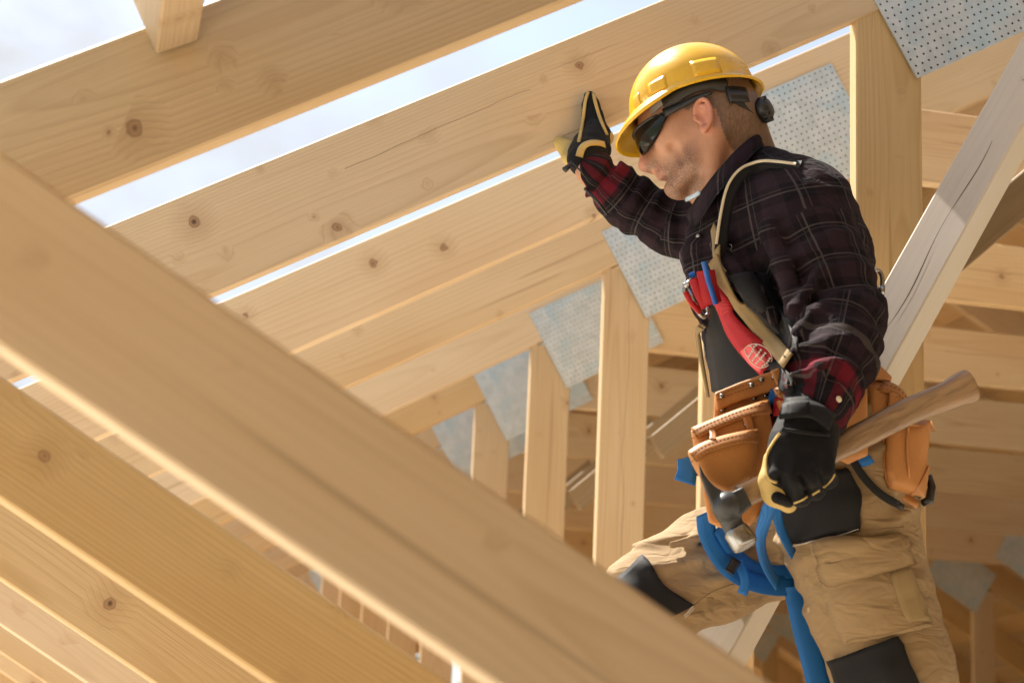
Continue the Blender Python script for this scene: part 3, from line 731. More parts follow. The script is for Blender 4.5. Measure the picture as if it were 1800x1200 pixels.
# ------------------------------------------------------------------ person: body
YP = 3.0
FOOT = A(1690, 1640, 2.92)
person = empty('person', (float(FOOT[0]), 2.95, 0.0))
tag(person, 'person in dark plaid shirt and tan work trousers reaching up to grip a rafter', 'person')

# head frame: x forward, y to his left (towards the camera), z up; origin between the ears
_h = np.array((-.87, .49, 0)); _h /= np.linalg.norm(_h); _Z = np.array((0, 0, 1.0)); _pit = math.radians(18)
HX = _h * math.cos(_pit) - _Z * math.sin(_pit); HZ = _h * math.sin(_pit) + _Z * math.cos(_pit); HY = np.cross(HZ, HX)
HO = A(1233, 220, 3.02)
HM = np.stack([HX, HY, HZ])                                # rows: axes
def hw(x, y, z): return HO + HX * x + HY * y + HZ * z
hd = Field(0.0019)
def E(c, r, k=.02, sub=False, tilt=0): 
    ax = HM
    if tilt: cth, sth = math.cos(tilt), math.sin(tilt); ax = np.stack([HX * cth + HZ * sth, HY, HZ * cth - HX * sth])
    hd.ell(hw(*c), r, ax, k, sub)
def Cn(a, b, r0, r1, k=.015, sub=False): hd.cone(hw(*a), hw(*b), r0, r1, k, sub)
E((-.006, 0, .046), (.098, .076, .086)); E((.036, 0, -.010), (.056, .060, .078), .03); E((.058, 0, .040), (.044, .060, .040), .02)
for sgn in (-1, 1):
    Cn((-.004, sgn * .050, -.042), (.028, sgn * .043, -.080), .019, .018, .03); Cn((.028, sgn * .043, -.080), (.072, sgn * .014, -.097), .018, .016, .025)
    E((.052, sgn * .044, -.018), (.030, .018, .024), .030); Cn((.092, sgn * .012, .030), (.072, sgn * .048, .030), .011, .009, .014)
    E((.1035, sgn * .0115, -.043), (.0125, .0072, .0080), .008); E((.088, sgn * .030, .010), (.016, .014, .010), .010, True)
    Cn((.0965, 0, -.0605), (.082, sgn * .022, -.0650), .0044, .0030, .007); Cn((.0950, 0, -.0715), (.081, sgn * .020, -.0680), .0052, .0032, .007)
    Cn((.103, 0, -.0660), (.078, sgn * .027, -.0670), .0019, .0017, .003, True)
    Cn((.098, sgn * .0195, -.034), (.094, sgn * .0190, -.050), .0018, .0018, .004, True); E((.1075, sgn * .0085, -.0520), (.0050, .0032, .0032), .002, True)
    Cn((.094, sgn * .020, -.034), (.080, sgn * .033, -.062), .0028, .0032, .008, True); Cn((.056, sgn * .056, -.046), (.048, sgn * .055, -.074), .003, .003, .016, True)
Cn((.080, 0, .022), (.089, 0, -.036), .018, .020, .016); Cn((.096, 0, .022), (.1165, 0, -.030), .0072, .0100, .014); E((.1165, 0, -.0365), (.0115, .0098, .0092), .010); E((.075, 0, -.054), (.022, .032, .026), .02); E((.079, 0, -.095), (.017, .021, .014), .018); E((.092, 0, -.080), (.011, .024, .006), .012, True)
# neck, with the tendon that shows behind the jaw, and the root of the shoulders
nb = A(1296, 345, 3.03); hd.cone(hw(-.030, 0, -.02), nb, .057, .066, .03); hd.cone(hw(-.022, .056, -.055), A(1250, 345, 2.965), .013, .013, .03)
hd.cone(nb, A(1340, 430, 3.02), .068, .10, .04); hd.cone(hw(-.062, 0, -.01), A(1322, 300, 3.03), .045, .050, .04)
# near ear
def ear_pt(a, A_=.0150, B_=.0275, y=.0825):
    x, z = A_ * math.cos(a), B_ * math.sin(a); t = -.20; return (-.014 + x * math.cos(t) + z * math.sin(t) * .9, y - .004 * max(0, math.cos(a)), -.018 - x * math.sin(t) * .3 + z)
E((-.014, .0775, -.018), (.0158, .0042, .0285), .006, tilt=-.20); E((-.011, .0835, -.021), (.0078, .0065, .0125), .003, True, tilt=-.15)
ang = np.radians(np.linspace(20, 262, 15))
for a, b in zip(ang[:-1], ang[1:]): Cn(ear_pt(a), ear_pt(b), .0034, .0034, .003)
ang = np.radians(np.linspace(70, 225, 8))
for a, b in zip(ang[:-1], ang[1:]): Cn(ear_pt(a, .0085, .0165, .0812), ear_pt(b, .0085, .0165, .0812), .0024, .0024, .003)
E((-.007, .0800, -.0445), (.0068, .0042, .0080), .005); E((.0005, .0800, -.020), (.0040, .0045, .0060), .003)
E((-.012, -.079, .006), (.0185, .0075, .033), .008)
hd.solve(); hme = hd.mesh('body', 1)
L = (hd.V - HO) @ HM.T; lx, ly, lz = L.T
sm = lambda x, a, b: np.clip((x - a) / (b - a), 0, 1)
hairline = sm(lz, -.085 + lx * .45, -.050 + lx * .45) * sm(-lx, .030, .044) + sm(lz, .035, .055) * sm(-lx, -.075, -.06) + sm(lz, -.012, .010) * sm(-lx, -.022, -.012)*.7
ear = sm(.045 - np.sqrt((lx + .012) ** 2 + ((lz + .021) * .62) ** 2), .016, .022) * sm(np.abs(ly), .072, .076)
attr(hme, 'hair', np.clip(hairline, 0, 1) * (1 - ear) * (lz > -.09))
attr(hme, 'stubble', np.clip(sm(-lz, .042, .074) * sm(lx, .008, .030) + sm(-lz, .035, .05) * sm(lx, .085, .095), 0, 1) * sm(lz, -.135, -.115) * (1 - sm(lx, .100, .106) * sm(-lz, .05, .056) * (lz > -.082)))
attr(hme, 'flush', np.clip(1.2 * sm(.012 - np.abs(lz + .066), 0, .004) * sm(lx, .084, .090) + sm(.022 - np.linalg.norm(L - np.array((.1165, 0, -.036)), axis=1), 0, .012) + ear * .8, 0, 1))
# bare wrist of the raised arm joins the same skin mesh
wr = Field(0.003); wr.chain([(1026, 286, 3.222, .020), (1036, 300, 3.215, .024), (1060, 322, 3.21, .028)], .01); wr.solve(); wme = wr.mesh('wrist', 1)
for nme in ('hair', 'stubble', 'flush'): attr(wme, nme, np.zeros(len(wr.V)))
bm = bmesh.new(); bm.from_mesh(hme); bm.from_mesh(wme); bm.to_mesh(hme); bm.free(); hme.polygons.foreach_set('use_smooth', [True] * len(hme.polygons))
place('body', hme, person, M_SKIN)

# ------------------------------------------------------------------ shirt
sh = Field(0.0042)
sh.chain([(1425, 730, 2.96, .125), (1402, 600, 2.98, .122), (1372, 480, 2.99, .128), (1350, 400, 2.97, .112)], .05); sh.chain([(1400, 730, 3.07, .125), (1370, 600, 3.10, .120), (1345, 480, 3.11, .125), (1325, 400, 3.10, .100)], .05)
sh.chain([(1330, 330, 3.02, .072), (1335, 380, 3.02, .11)], .05); sh.chain([(1400, 396, 2.90, .100), (1428, 450, 2.92, .100)], .05); sh.chain([(1358, 334, 2.96, .060), (1404, 366, 2.90, .082)], .04)
NEAR = [(1410, 400, 2.855, .082), (1448, 480, 2.81, .076), (1480, 562, 2.77, .070), (1466, 630, 2.71, .066), (1444, 690, 2.665, .057), (1436, 716, 2.645, .050)]
sh.chain(NEAR[:2], .03); sh.chain(NEAR[1:], .010)
FAR = [(1300, 400, 3.12, .085), (1240, 404, 3.17, .060), (1182, 397, 3.20, .050), (1110, 357, 3.22, .049), (1074, 328, 3.215, .041), (1048, 305, 3.21, .033)]
sh.chain(FAR, .02)
# folds: raised ridges
def fold(pts, r, k=.014): 
    for a, b in zip(pts[:-1], pts[1:]): sh.cone(A(*a), A(*b), r, r, k)
fold([(1350, 400, 2.805), (1378, 470, 2.775), (1400, 540, 2.745), (1412, 590, 2.71)], .016); fold([(1395, 545, 2.715), (1445, 480, 2.735), (1500, 462, 2.775)], .011); fold([(1404, 585, 2.69), (1440, 545, 2.70), (1510, 520, 2.735)], .011)
fold([(1400, 618, 2.665), (1450, 608, 2.645), (1530, 580, 2.72)], .009); fold([(1398, 660, 2.635), (1440, 652, 2.61), (1516, 636, 2.655)], .009); fold([(1350, 330, 2.90), (1390, 318, 2.865), (1450, 345, 2.85)], .010); fold([(1470, 350, 2.87), (1505, 420, 2.84), (1522, 490, 2.82)], .010)
fold([(1290, 470, 2.86), (1330, 520, 2.83), (1360, 560, 2.82)], .012); fold([(1262, 430, 2.90), (1300, 500, 2.85)], .012)
# chest front with pocket flap edge
sh.chain([(1236, 420, 3.02, .030), (1232, 455, 3.0, .028), (1262, 520, 2.99, .05)], .03)
# collar
def limb_uv(V, chain):
    P = np.array([A(*c[:3]) for c in chain]); best = np.full(len(V), 9.0); u = np.zeros(len(V)); v = np.zeros(len(V)); acc = 0
    for i, (a, b) in enumerate(zip(P[:-1], P[1:])):
        e = b - a; l = np.linalg.norm(e); t = np.clip(((V - a) @ e) / (l * l), 0, 1); w = V - a - t[:, None] * e; d = np.linalg.norm(w, axis=1) - (chain[i][3] * (1 - t) + chain[i + 1][3] * t)
        x = np.cross(e / l, (0.2, .97, .1)); x /= np.linalg.norm(x); y = np.cross(e / l, x); m = d < best
        u[m] = (acc + t * l)[m]; v[m] = (np.arctan2(w @ y, w @ x) * .068)[m]; best[m] = d[m]; acc += l
    return best, u, v, acc
def wr_noise(P):
    n1 = vnoise(P, np.array((16., 14., 34.)), 3); n2 = vnoise(P, np.array((34., 30., 60.)), 5)
    bN, uN, vN, _a = limb_uv(P, NEAR); bF, uF, vF, _c = limb_uv(P, FAR); r = -.0022 * (1 - np.abs(n1) * 2.2) - .0013 * (1 - np.abs(n2) * 2)
    n3 = vnoise(P, 9., 7); n4 = vnoise(P, 14., 8)
    def crease(u, v, per, ph): return 1 - 2 * np.abs(np.sin(np.pi * (u / per + ph + .35 * np.sin(v / .068 + ph * 7) + .55 * n3)))
    mN = np.clip((.02 - bN) / .015, 0, 1) * np.clip((uN - .05) / .06, 0, 1); mF = np.clip((.02 - bF) / .015, 0, 1) * np.clip((uF - .06) / .05, 0, 1)
    r = r - mN * (.0060 * np.clip(.45 + n4, 0, 1.2) * crease(uN, vN, .058, .2)) - mF * (.0110 * np.clip(.6 + n4, 0, 1.2) * crease(uF, vF, .046, .4)); return r
sh.warp.append(wr_noise)
sh.solve(); sme = sh.mesh('shirt', 1)
V = sh.V; bN, uN, vN, lN = limb_uv(V, NEAR); bF, uF, vF, lF = limb_uv(V, FAR); bb, ub, vb, _l = limb_uv(V, [(1425, 760, 3.0, .15), (1330, 330, 3.0, .15)])
cl = np.stack([ub, vb * 2.1, ub * 0], 1); mN = (bN < .018) & (uN > .03); mF = (bF < .014) & (uF > .07)
cl[mN] = np.stack([uN, vN, uN * 0], 1)[mN]; cl[mF] = np.stack([uF, vF, uF * 0], 1)[mF]
redm = np.where(mN, sm(uN, lN - .060, lN - .045), 0); redm = np.where(mF, sm(uF, lF - .050, lF - .035), redm)
attr(sme, 'cloth', cl); attr(sme, 'red', redm); SHIRT = place('shirt', sme, person, M_PLAID)
# collar: a folded band standing round the neck
def collar():
    T = spline([A(1216, 360, 3.03), A(1236, 331, 2.955), A(1262, 298, 2.925), A(1295, 262, 2.93), A(1325, 236, 2.97), A(1322, 230, 3.06), A(1290, 262, 3.12)], 40); B = spline([A(1210, 392, 3.00), A(1226, 394, 2.925), A(1258, 347, 2.885), A(1293, 303, 2.885), A(1338, 259, 2.93), A(1348, 250, 3.05), A(1310, 290, 3.15)], 40)
    m = 7; V, Fc, C = [], [], []; ctr = A(1300, 330, 3.03)
    for lay in (0, .004):
        for i in range(40):
            for j in range(m):
                t = j / (m - 1); p = T[i] * (1 - t) + B[i] * t; d = p - ctr; d /= np.linalg.norm(d); V.append(p + d * (.010 * math.sin(math.pi * min(1, t * 1.15)) * .9 + .0022 * math.sin(i * 1.1) * t - lay)); C.append((i * .0045, t * .05, 0))
    for i in range(39):
        for j in range(m - 1):
            a = i * m + j; Fc.append((a, a + 1, a + m + 1, a + m)); b = a + 40 * m; Fc.append((b + 1, b, b + m, b + m + 1))
        for j in (0, m - 1): a = i * m + j; b = a + 40 * m; Fc.append((a, a + m, b + m, b))
    for i in (0, 39):
        for j in range(m - 1): a = i * m + j; b = a + 40 * m; Fc.append((a, a + 1, b + 1, b))
    me = mesh('collar', V, Fc); attr(me, 'cloth', np.array(C)); attr(me, 'red', np.zeros(len(V))); return me
place('collar', collar(), SHIRT, M_PLAID)

# ------------------------------------------------------------------ trousers with bib
tr = Field(0.0045)
tr.chain([(1440, 730, 2.93, .118), (1475, 830, 2.90, .118), (1492, 930, 2.90, .106), (1530, 1060, 2.90, .097), (1568, 1175, 2.90, .091), (1600, 1270, 2.93, .082), (1650, 1430, 2.97, .072), (1690, 1590, 2.98, .062)], .04)
tr.chain([(1420, 730, 3.08, .118), (1430, 850, 3.08, .120), (1370, 935, 3.09, .103), (1250, 995, 3.08, .088), (1152, 1046, 3.07, .078), (1088, 1118, 3.06, .074), (1112, 1210, 3.08, .070), (1160, 1400, 3.10, .060)], .04)
tr.chain([(1510, 800, 2.99, .11), (1525, 870, 2.99, .09)], .05)
def tf(pts, r, k=.014):
    for a, b in zip(pts[:-1], pts[1:]): tr.cone(A(*a), A(*b), r, r, k)
tf([(1180, 960, 2.995), (1260, 945, 2.99), (1330, 940, 3.0)], .008); tf([(1140, 1000, 2.995), (1230, 985, 2.985), (1310, 990, 2.99)], .008); tf([(1180, 1050, 3.0), (1260, 1025, 2.99), (1330, 1020, 3.0)], .008)
tf([(1590, 1130, 2.83), (1625, 1165, 2.86), (1640, 1200, 2.89)], .014); tf([(1560, 1180, 2.805), (1620, 1190, 2.83)], .010); tf([(1500, 880, 2.785), (1560, 905, 2.82), (1588, 920, 2.87)], .009)
def tr_folds(P):
    x, y = pix(P); n = vnoise(P, 5.5, 31); m = vnoise(P, 12., 32); far = (P[:, 1] > 2.99) & (x < 1400); amp = np.clip(.35 + 1.3 * m, 0, 1.2)
    a = np.where(far, (x * .25 + y * .97) / 38, (x * .28 + y * .96) / 46)
    return -.0075 * amp * (1 - 2 * np.abs(np.sin(np.pi * (a + .9 * n)))) * np.where(far, 1.0, .7)
tr.warp.append(tr_folds)
tr.warp.append(lambda P: -.0018 * (1 - np.abs(vnoise(P, np.array((13., 12., 26.)), 11)) * 2.2) - .0013 * (1 - np.abs(vnoise(P, np.array((40., 40., 60.)), 12)) * 2))
tr.solve(); TROUS = place('trousers', tr.mesh('trousers', 2), person, M_TAN)
BODY = [sh, tr]

# bib: black panel over the belly with tan bindings
panel('bib', TROUS, [(1252, 520, 1292, 500), (1250, 560, 1330, 560), (1250, 600, 1358, 600), (1256, 650, 1385, 645), (1262, 700, 1400, 690)], BODY, M_BLACKC, off=.010, skirt=.02, n=14, m=10, relax=3)
panel('bib_side', TROUS, [(1283, 484, 1345, 478), (1308, 520, 1366, 520), (1342, 570, 1392, 575), (1385, 628, 1405, 620)], BODY, M_BLACKC, off=.006, skirt=.014, n=10, m=8, relax=3)
strap('bib_edge', TROUS, [(1268, 460), (1290, 505), (1318, 545), (1350, 590), (1395, 640)], BODY, .026, M_TANTRIM, off=.014, th=.004)
strap('bib_edge', TROUS, [(1240, 562), (1241, 590), (1247, 630), (1258, 690)], BODY, .012, M_TANTRIM, off=.012, th=.006)
SSP = [(1402, 290, 2.815), (1350, 284, 2.850), (1325, 289, 2.864), (1303, 299, 2.862), (1281, 328, 2.862), (1269, 380, 2.868), (1262, 430, 2.868), (1257, 460, 2.88)]
strap('shoulder_strap', TROUS, [(x + 5, y + 3, Y + .004) for x, y, Y in SSP], BODY, .020, M_BLACKC, th=.003, n=40)
strap('strap_piping', TROUS, [(x - 3, y - 1, Y - .001) for x, y, Y in SSP[:7]], BODY, .0045, M_CREAM, th=.0025, n=40)
strap('strap_tail', TROUS, [(1262, 400), (1264, 440), (1272, 468), (1282, 482)], BODY, .015, M_TANTRIM, off=.010, th=.002, n=14)
for px, py in ((1229, 415), (1284, 434)):
    p, nn = hit(BODY, px, py); place('button', disc_mesh(p + nn * .001, nn, .0055, .003), SHIRT, M_CHROME)
p, nn = hit(BODY, 1473, 702); place('button', disc_mesh(p + nn * .001, nn, .005, .003), SHIRT, M_CREAM)
# undershirt edge at the throat
strap('undershirt', person, [(1207, 352, 2.985), (1222, 345, 2.965), (1232, 338, 2.955)], BODY, .007, cloth('pale_blue_cotton', (.45, .55, .62)), n=8, th=.004)

# trouser panels
panel('thigh_panel', TROUS, [(1385, 842, 1488, 822), (1376, 880, 1508, 860), (1376, 915, 1510, 900), (1388, 950, 1511, 934)], [tr], M_BLACKC, off=.010, skirt=.016, n=12, m=14, relax=4)
stitches('seam', TROUS, [(1380, 928), (1392, 950), (1440, 938), (1512, 929)], [tr], M_WSTITCH, off=.0135, w=.0009, dash=.0028, gap=.0012)
panel('knee_pad', TROUS, [(1466, 1158, 1575, 1118), (1475, 1180, 1590, 1150), (1486, 1215, 1610, 1200), (1500, 1260, 1630, 1240)], [tr], M_BLACKC, off=.016, skirt=.022, n=12, m=14, relax=4)
panel('knee_pad', TROUS, [(1084, 1024, 1132, 980), (1100, 1048, 1150, 1002), (1124, 1068, 1168, 1032), (1166, 1090, 1216, 1060)], [tr], M_BLACKC, off=.009, skirt=.016, n=12, m=10, relax=3)
stitches('seam', TROUS, [(1196, 1078), (1214, 1060)], [tr], M_WSTITCH, off=.012, rows=2, step=.004, w=.001, dash=.003, gap=.001)
pk = panel('cargo_pocket', TROUS, [(1450, 1010, 1590, 985), (1456, 1050, 1606, 1030), (1476, 1100, 1626, 1080), (1492, 1132, 1632, 1102)], [tr], M_TAN, off=.013, skirt=.018, n=14, m=14, bulge=.006)
panel('pocket_flap', TROUS, [(1436, 960, 1575, 932), (1440, 985, 1588, 960), (1454, 1012, 1597, 992), (1464, 1032, 1602, 992)], [tr], M_TAN, off=.020, skirt=.012, n=12, m=14, bulge=.003)
panel('pleat', TROUS, [(1560, 1010, 1590, 1000), (1575, 1060, 1606, 1052), (1590, 1096, 1622, 1092)], [tr], M_TANTRIM, off=.021, skirt=.006, n=8, m=5)
stitches('seam', TROUS, [(1442, 965), (1447, 995), (1468, 1026), (1530, 1010), (1598, 988)], [tr], M_TSTITCH, off=.0245, w=.0009, dash=.0028, gap=.0022)
stitches('seam', TROUS, [(1512, 868), (1513, 900), (1515, 925)], [tr], M_TSTITCH, off=.0025, w=.0009, dash=.0028, gap=.0022)
stitches('seam', TROUS, [(1440, 955), (1500, 935), (1590, 925)], [tr], M_TSTITCH, off=.002, w=.0009, dash=.0028, gap=.0022)
stitches('seam', TROUS, [(1495, 1126), (1560, 1112), (1630, 1096)], [tr], M_TSTITCH, off=.0165, w=.0009, dash=.0028, gap=.0022)
stitches('seam', TROUS, [(1205, 1075), (1250, 1040), (1300, 1022)], [tr], M_TSTITCH, off=.002, w=.0009, dash=.0028, gap=.0022)

# boots on the walk board
BOARD_Z = 0.172
def boot(cx, cy, ang):
    f = Field(.006); c, s_ = math.cos(ang), math.sin(ang); w = lambda x, y, z: (cx + c * x - s_ * y, cy + s_ * x + c * y, BOARD_Z + z)
    f.cone(w(0, 0, .06), w(0, 0, .20), .052, .056, .03); f.cone(w(0, 0, .045), w(-.17, 0, .042), .045, .042, .03); f.cone(w(.035, 0, .04), w(.03, 0, .05), .04, .04, .02); f.solve(); return f.mesh('boot', 1)
bx1 = A(1690, 1590, 2.98); bx2 = A(1160, 1400, 3.10)
place('boot', boot(bx1[0], bx1[1], 0.1), person, M_LEATHER_D); place('boot', boot(bx2[0], bx2[1], -.1), person, M_LEATHER_D)

# ------------------------------------------------------------------ gloves
gl = Field(.0026)
gl.chain([(1424, 712, 2.640, .040), (1420, 748, 2.622, .042)], .012, flat=((0, 1, 0), .8))
gl.chain([(1412, 760, 2.615, .038), (1400, 790, 2.606, .032)], .02, flat=((0, 1, 0), .7)); gl.chain([(1432, 765, 2.620, .034), (1434, 795, 2.610, .030)], .02, flat=((0, 1, 0), .7)); gl.chain([(1388, 780, 2.612, .030), (1374, 812, 2.607, .024)], .02)
KN = [(1368, 836, 2.597), (1392, 842, 2.586), (1423, 838, 2.584), (1450, 826, 2.592)]
for i, (x, y, yy) in enumerate(KN):
    dx, ln = [(20, 44), (14, 40), (10, 30), (6, 22)][i]; rr = [.0140, .0150, .0145, .0130][i]
    x0, y0 = [(1385, 796), (1402, 796), (1424, 796), (1444, 790)][i]
    gl.cone(A(x0, y0, yy + .012), A(x, y, yy), .018, rr + .002, .010); gl.cone(A(x, y, yy), A(x + dx, y + ln * .75, yy + .018), rr + .001, rr, .003)
    gl.cone(A(x + dx, y + ln * .75, yy + .018), A(x + dx + 2, y + ln * .8, yy + .062), rr, rr * .9, .003); gl.cone(A(x + dx + 2, y + ln * .8, yy + .062), A(x + dx - 4, y + ln * .2, yy + .088), rr * .9, rr * .8, .003)
for (xa, ya), (xb, yb), yy in (((1376, 840), (1390, 876), 2.578), ((1406, 836), (1420, 860), 2.570), ((1437, 830), (1449, 850), 2.573)): gl.cone(A(xa, ya, yy), A(xb, yb, yy + .012), .0042, .0034, .004, True, flat=((0, 1, 0), 3.2))
gl.warp.append(lambda P: -.0012 * (1 - np.abs(vnoise(P, 55., 21)) * 2))
gl.solve()
GLV = place('glove', gl.mesh('glove', 1), person, M_GLOVE)
gp = Field(.0024); gp.chain([(1356, 806, 2.612, .012), (1354, 845, 2.612, .016), (1362, 868, 2.615, .017), (1386, 886, 2.625, .013)], .01); gp.chain([(1366, 850, 2.63, .022), (1380, 872, 2.64, .016)], .01); gp.solve()
place('glove_palm', gp.mesh('glove_palm', 1), GLV, M_PALM)
tp = Field(.0022); tp.chain([(1366, 874, 2.598, .009), (1386, 882, 2.610, .0085)], .006); tp.solve(); place('thumb_pad', tp.mesh('thumb_pad', 1), GLV, M_GLOVE)
GL = [gl, gp]
strap('cuff_strap', GLV, [(1376, 728), (1400, 722), (1430, 724), (1458, 744)], [gl, sh], .030, M_BLACKC, off=.004, th=.004, n=18)
place('cuff_tab', panel_mesh([(1388, 706, 1420, 704), (1388, 736, 1422, 734)], [gl, sh], off=.0085, skirt=.006, n=6, m=6), GLV, M_GLOVE)
strap('cuff_binding', GLV, [(1376, 757), (1410, 762), (1455, 766)], [gl], .005, M_BLACKC, off=.003, th=.003, n=14)
strap('palm_piping', GLV, [(1372, 762), (1356, 786), (1348, 806), (1350, 840), (1366, 846)], GL, .0035, M_PALM, off=.001, th=.003, n=18)
for a in ([(1396, 883), (1410, 878), (1418, 872)], [(1428, 868), (1440, 860)], [(1446, 856), (1460, 844), (1466, 832)]): strap('palm_piping', GLV, a, GL, .0026, M_PALM, off=.0005, th=.002, n=8)
# raised glove: thumb flat on the rafter, fingers hooked under it
gr_ = Field(.0026)
gr_.chain([(1047, 232, 3.268, .026), (1042, 205, 3.276, .019), (1039, 185, 3.280, .0155), (1037, 170, 3.283, .0115)], .01, flat=((0, 1, 0), .75))
gr_.chain([(1048, 240, 3.262, .028), (1036, 258, 3.25, .030), (1028, 272, 3.235, .029), (1024, 282, 3.225, .028)], .012)
gr_.chain([(1054, 262, 3.236, .020), (1036, 274, 3.224, .026), (1018, 282, 3.216, .018)], .012); gr_.chain([(1060, 268, 3.24, .012), (1058, 254, 3.25, .014)], .01)
gr_.warp.append(lambda P: -.001 * (1 - np.abs(vnoise(P, 50., 23)) * 2)); gr_.solve(); GLV2 = place('glove', gr_.mesh('glove', 1), person, M_GLOVE)
gf = Field(.0026)
for i in range(4):
    dy = i * 7 - 8; gf.chain([(1032, 258 + dy * .5, 3.275 - i * .006, .014), (1002 - i * 1, 266 + dy * .9, 3.270 - i * .006, .0125), (984 + i * 4, 258 + dy * .9, 3.300, .0115), (986 + i * 3, 252 + dy, 3.345, .009)], .004)
gf.chain([(1060, 225, 3.275, .010), (1066, 242, 3.262, .012), (1058, 262, 3.245, .012)], .01)
gf.solve(); place('glove_palm', gf.mesh('glove_palm', 1), GLV2, M_PALM)
RG = [gr_, gf]
strap('palm_piping', GLV2, [(1018, 276), (1022, 262), (1032, 254), (1048, 252), (1062, 256)], RG, .014, M_PALM, off=.0015, th=.002, n=16)
strap('palm_piping', GLV2, [(1018, 250), (1024, 225), (1027, 205), (1029, 180), (1034, 163)], RG, .006, M_PALM, off=.0005, th=.003, n=18)
strap('palm_piping', GLV2, [(1066, 238), (1056, 215), (1048, 190), (1042, 165)], RG, .006, M_PALM, off=.0005, th=.003, n=18)
place('cuff_tab', tube_mesh([A(1006, 285, 3.20), A(1000, 292, 3.20), A(992, 299, 3.20)], [.003, .0045, .006], 8), GLV2, M_BLKP)
place('cuff_cord', tube_mesh([A(1006, 287, 3.19), A(1018, 298, 3.185), A(1032, 314, 3.185)], .0018, 6), GLV2, M_BLKP)
place('cuff_cord', tube_mesh([A(1028, 332, 3.20), A(1040, 343, 3.18), A(1056, 362, 3.175), A(1068, 378, 3.185)], [.003, .0035, .0035, .002], 6), GLV2, M_BLKP)
# ------------------------------------------------------------------ safety helmet
_hp = math.radians(17)
KX = _h * math.cos(_hp) - _Z * math.sin(_hp); KZ = _h * math.sin(_hp) + _Z * math.cos(_hp); KY = np.cross(KZ, KX); KO = hw(.002, 0, .058)
def kw(x, y, z): return KO + KX * x + KY * y + KZ * z
helmet = empty('safety_helmet', tuple(map(float, kw(0, 0, 0)))); tag(helmet, 'glossy yellow hard hat worn by the person, with dark ratchet band', 'helmet')
def dome_pt(th, ph, g=0.0):
    """th round the head (0 = front), ph from crown (0) to rim (1)."""
    rx, ry, rz = .115 + g, .099 + g, .107 + g; a = ph * math.pi / 2 * 1.0
    s_, c_ = math.sin(a), math.cos(a); x, y, z = rx * s_ * math.cos(th), ry * s_ * math.sin(th), rz * c_
    z += .004 * math.exp(-(y / .022) ** 2) * c_; return x, y, z - .012
def shell():
    V, Fc = [], []; nt_, nr = 64, 18
    prof = []
    for i in range(nr + 1): prof.append(('d', i / nr))
    for e in (.25, .55, .85, 1.0): prof.append(('b', e))
    for g in (0.0, -0.003):
        for kind, t in prof:
            for j in range(nt_):
                th = 2 * math.pi * j / nt_
                if kind == 'd': x, y, z = dome_pt(th, max(t, 1e-3), g)
                else:
                    x, y, z = dome_pt(th, 1.0, g); c_ = math.cos(th); vis = max(0.0, (c_ - .15) / .85) ** .8 if c_ > .15 else 0
                    back = max(0.0, (-c_ - .55) / .45); ext = .004 + .036 * vis + .010 * back
                    x += math.cos(th) * ext * t; y += math.sin(th) * ext * t * .85; z += -(.002 + .016 * vis) * t * t - (.006 + .004 * back) * t - .014 * vis * t + (g * 1.0 if g else 0)
                V.append(kw(x, y, z))
    n = len(prof); off = n * nt_
    for lay in (0, 1):
        for i in range(n - 1):
            for j in range(nt_):
                a, b = lay * off + i * nt_ + j, lay * off + i * nt_ + (j + 1) % nt_; q = (a, a + nt_, b + nt_, b); Fc.append(q if lay == 0 else q[::-1])
    for j in range(nt_): a, b = (n - 1) * nt_ + j, (n - 1) * nt_ + (j + 1) % nt_; Fc.append((a, a + off, b + off, b))
    return mesh('shell', V, Fc)
SHELL = place('shell', shell(), helmet, M_YEL)
def shell_patch(t0, t1, p0, p1, h):
    """Raised boss on the shell."""
    V, Fc = [], []; n, m = 7, 5
    for g in (h, -.001):
        for i in range(n):
            for j in range(m): V.append(kw(*dome_pt(t0 + (t1 - t0) * i / (n - 1), p0 + (p1 - p0) * j / (m - 1), g)))
    for i in range(n - 1):
        for j in range(m - 1): a = i * m + j; Fc.append((a, a + 1, a + m + 1, a + m))
    rim = [(0, j) for j in range(m)] + [(i, m - 1) for i in range(1, n)] + [(n - 1, j) for j in range(m - 2, -1, -1)] + [(i, 0) for i in range(n - 2, 0, -1)]
    for q in range(len(rim)):
        a, b = rim[q], rim[(q + 1) % len(rim)]; Fc.append((b[0] * m + b[1], a[0] * m + a[1], n * m + a[0] * m + a[1], n * m + b[0] * m + b[1]))
    return mesh('boss', V, Fc)
for t0, t1, p0, p1 in ((1.78, 2.22, .80, .995), (1.02, 1.34, .85, .995), (.60, .78, .86, .995)): place('accessory_slot', shell_patch(t0, t1, p0, p1, .0012), SHELL, M_YEL)
ridge = [kw(*dome_pt(0 if i < 20 else math.pi, abs(1 - i / 19.5) * .92, .001)) for i in range(40)]
def band(t0, t1, rx, ry, z0, z1, n=40, th=.0025, zt=0.0):
    V, Fc = [], []
    for i in range(n):
        a = t0 + (t1 - t0) * i / (n - 1); u = i / (n - 1); za, zb = (z0(u) if callable(z0) else z0), (z1(u) if callable(z1) else z1)
        for r in (0, -th):
            for z in (za, zb): V.append(kw((rx + r) * math.cos(a), (ry + r) * math.sin(a), z))
    for i in range(n - 1):
        b = i * 4
        for q in ((0, 1, 5, 4), (3, 2, 6, 7), (1, 3, 7, 5), (2, 0, 4, 6)): Fc.append(tuple(b + k for k in q))
    Fc += [(0, 2, 3, 1), tuple((n - 1) * 4 + k for k in (0, 1, 3, 2))]
    return mesh('band', V, Fc)
place('suspension_band', band(1.12, 2.35, .103, .0870, lambda u: -.010, lambda u: -.052 + .016 * math.sin(u * math.pi) + .006 * u), helmet, M_BRNP)
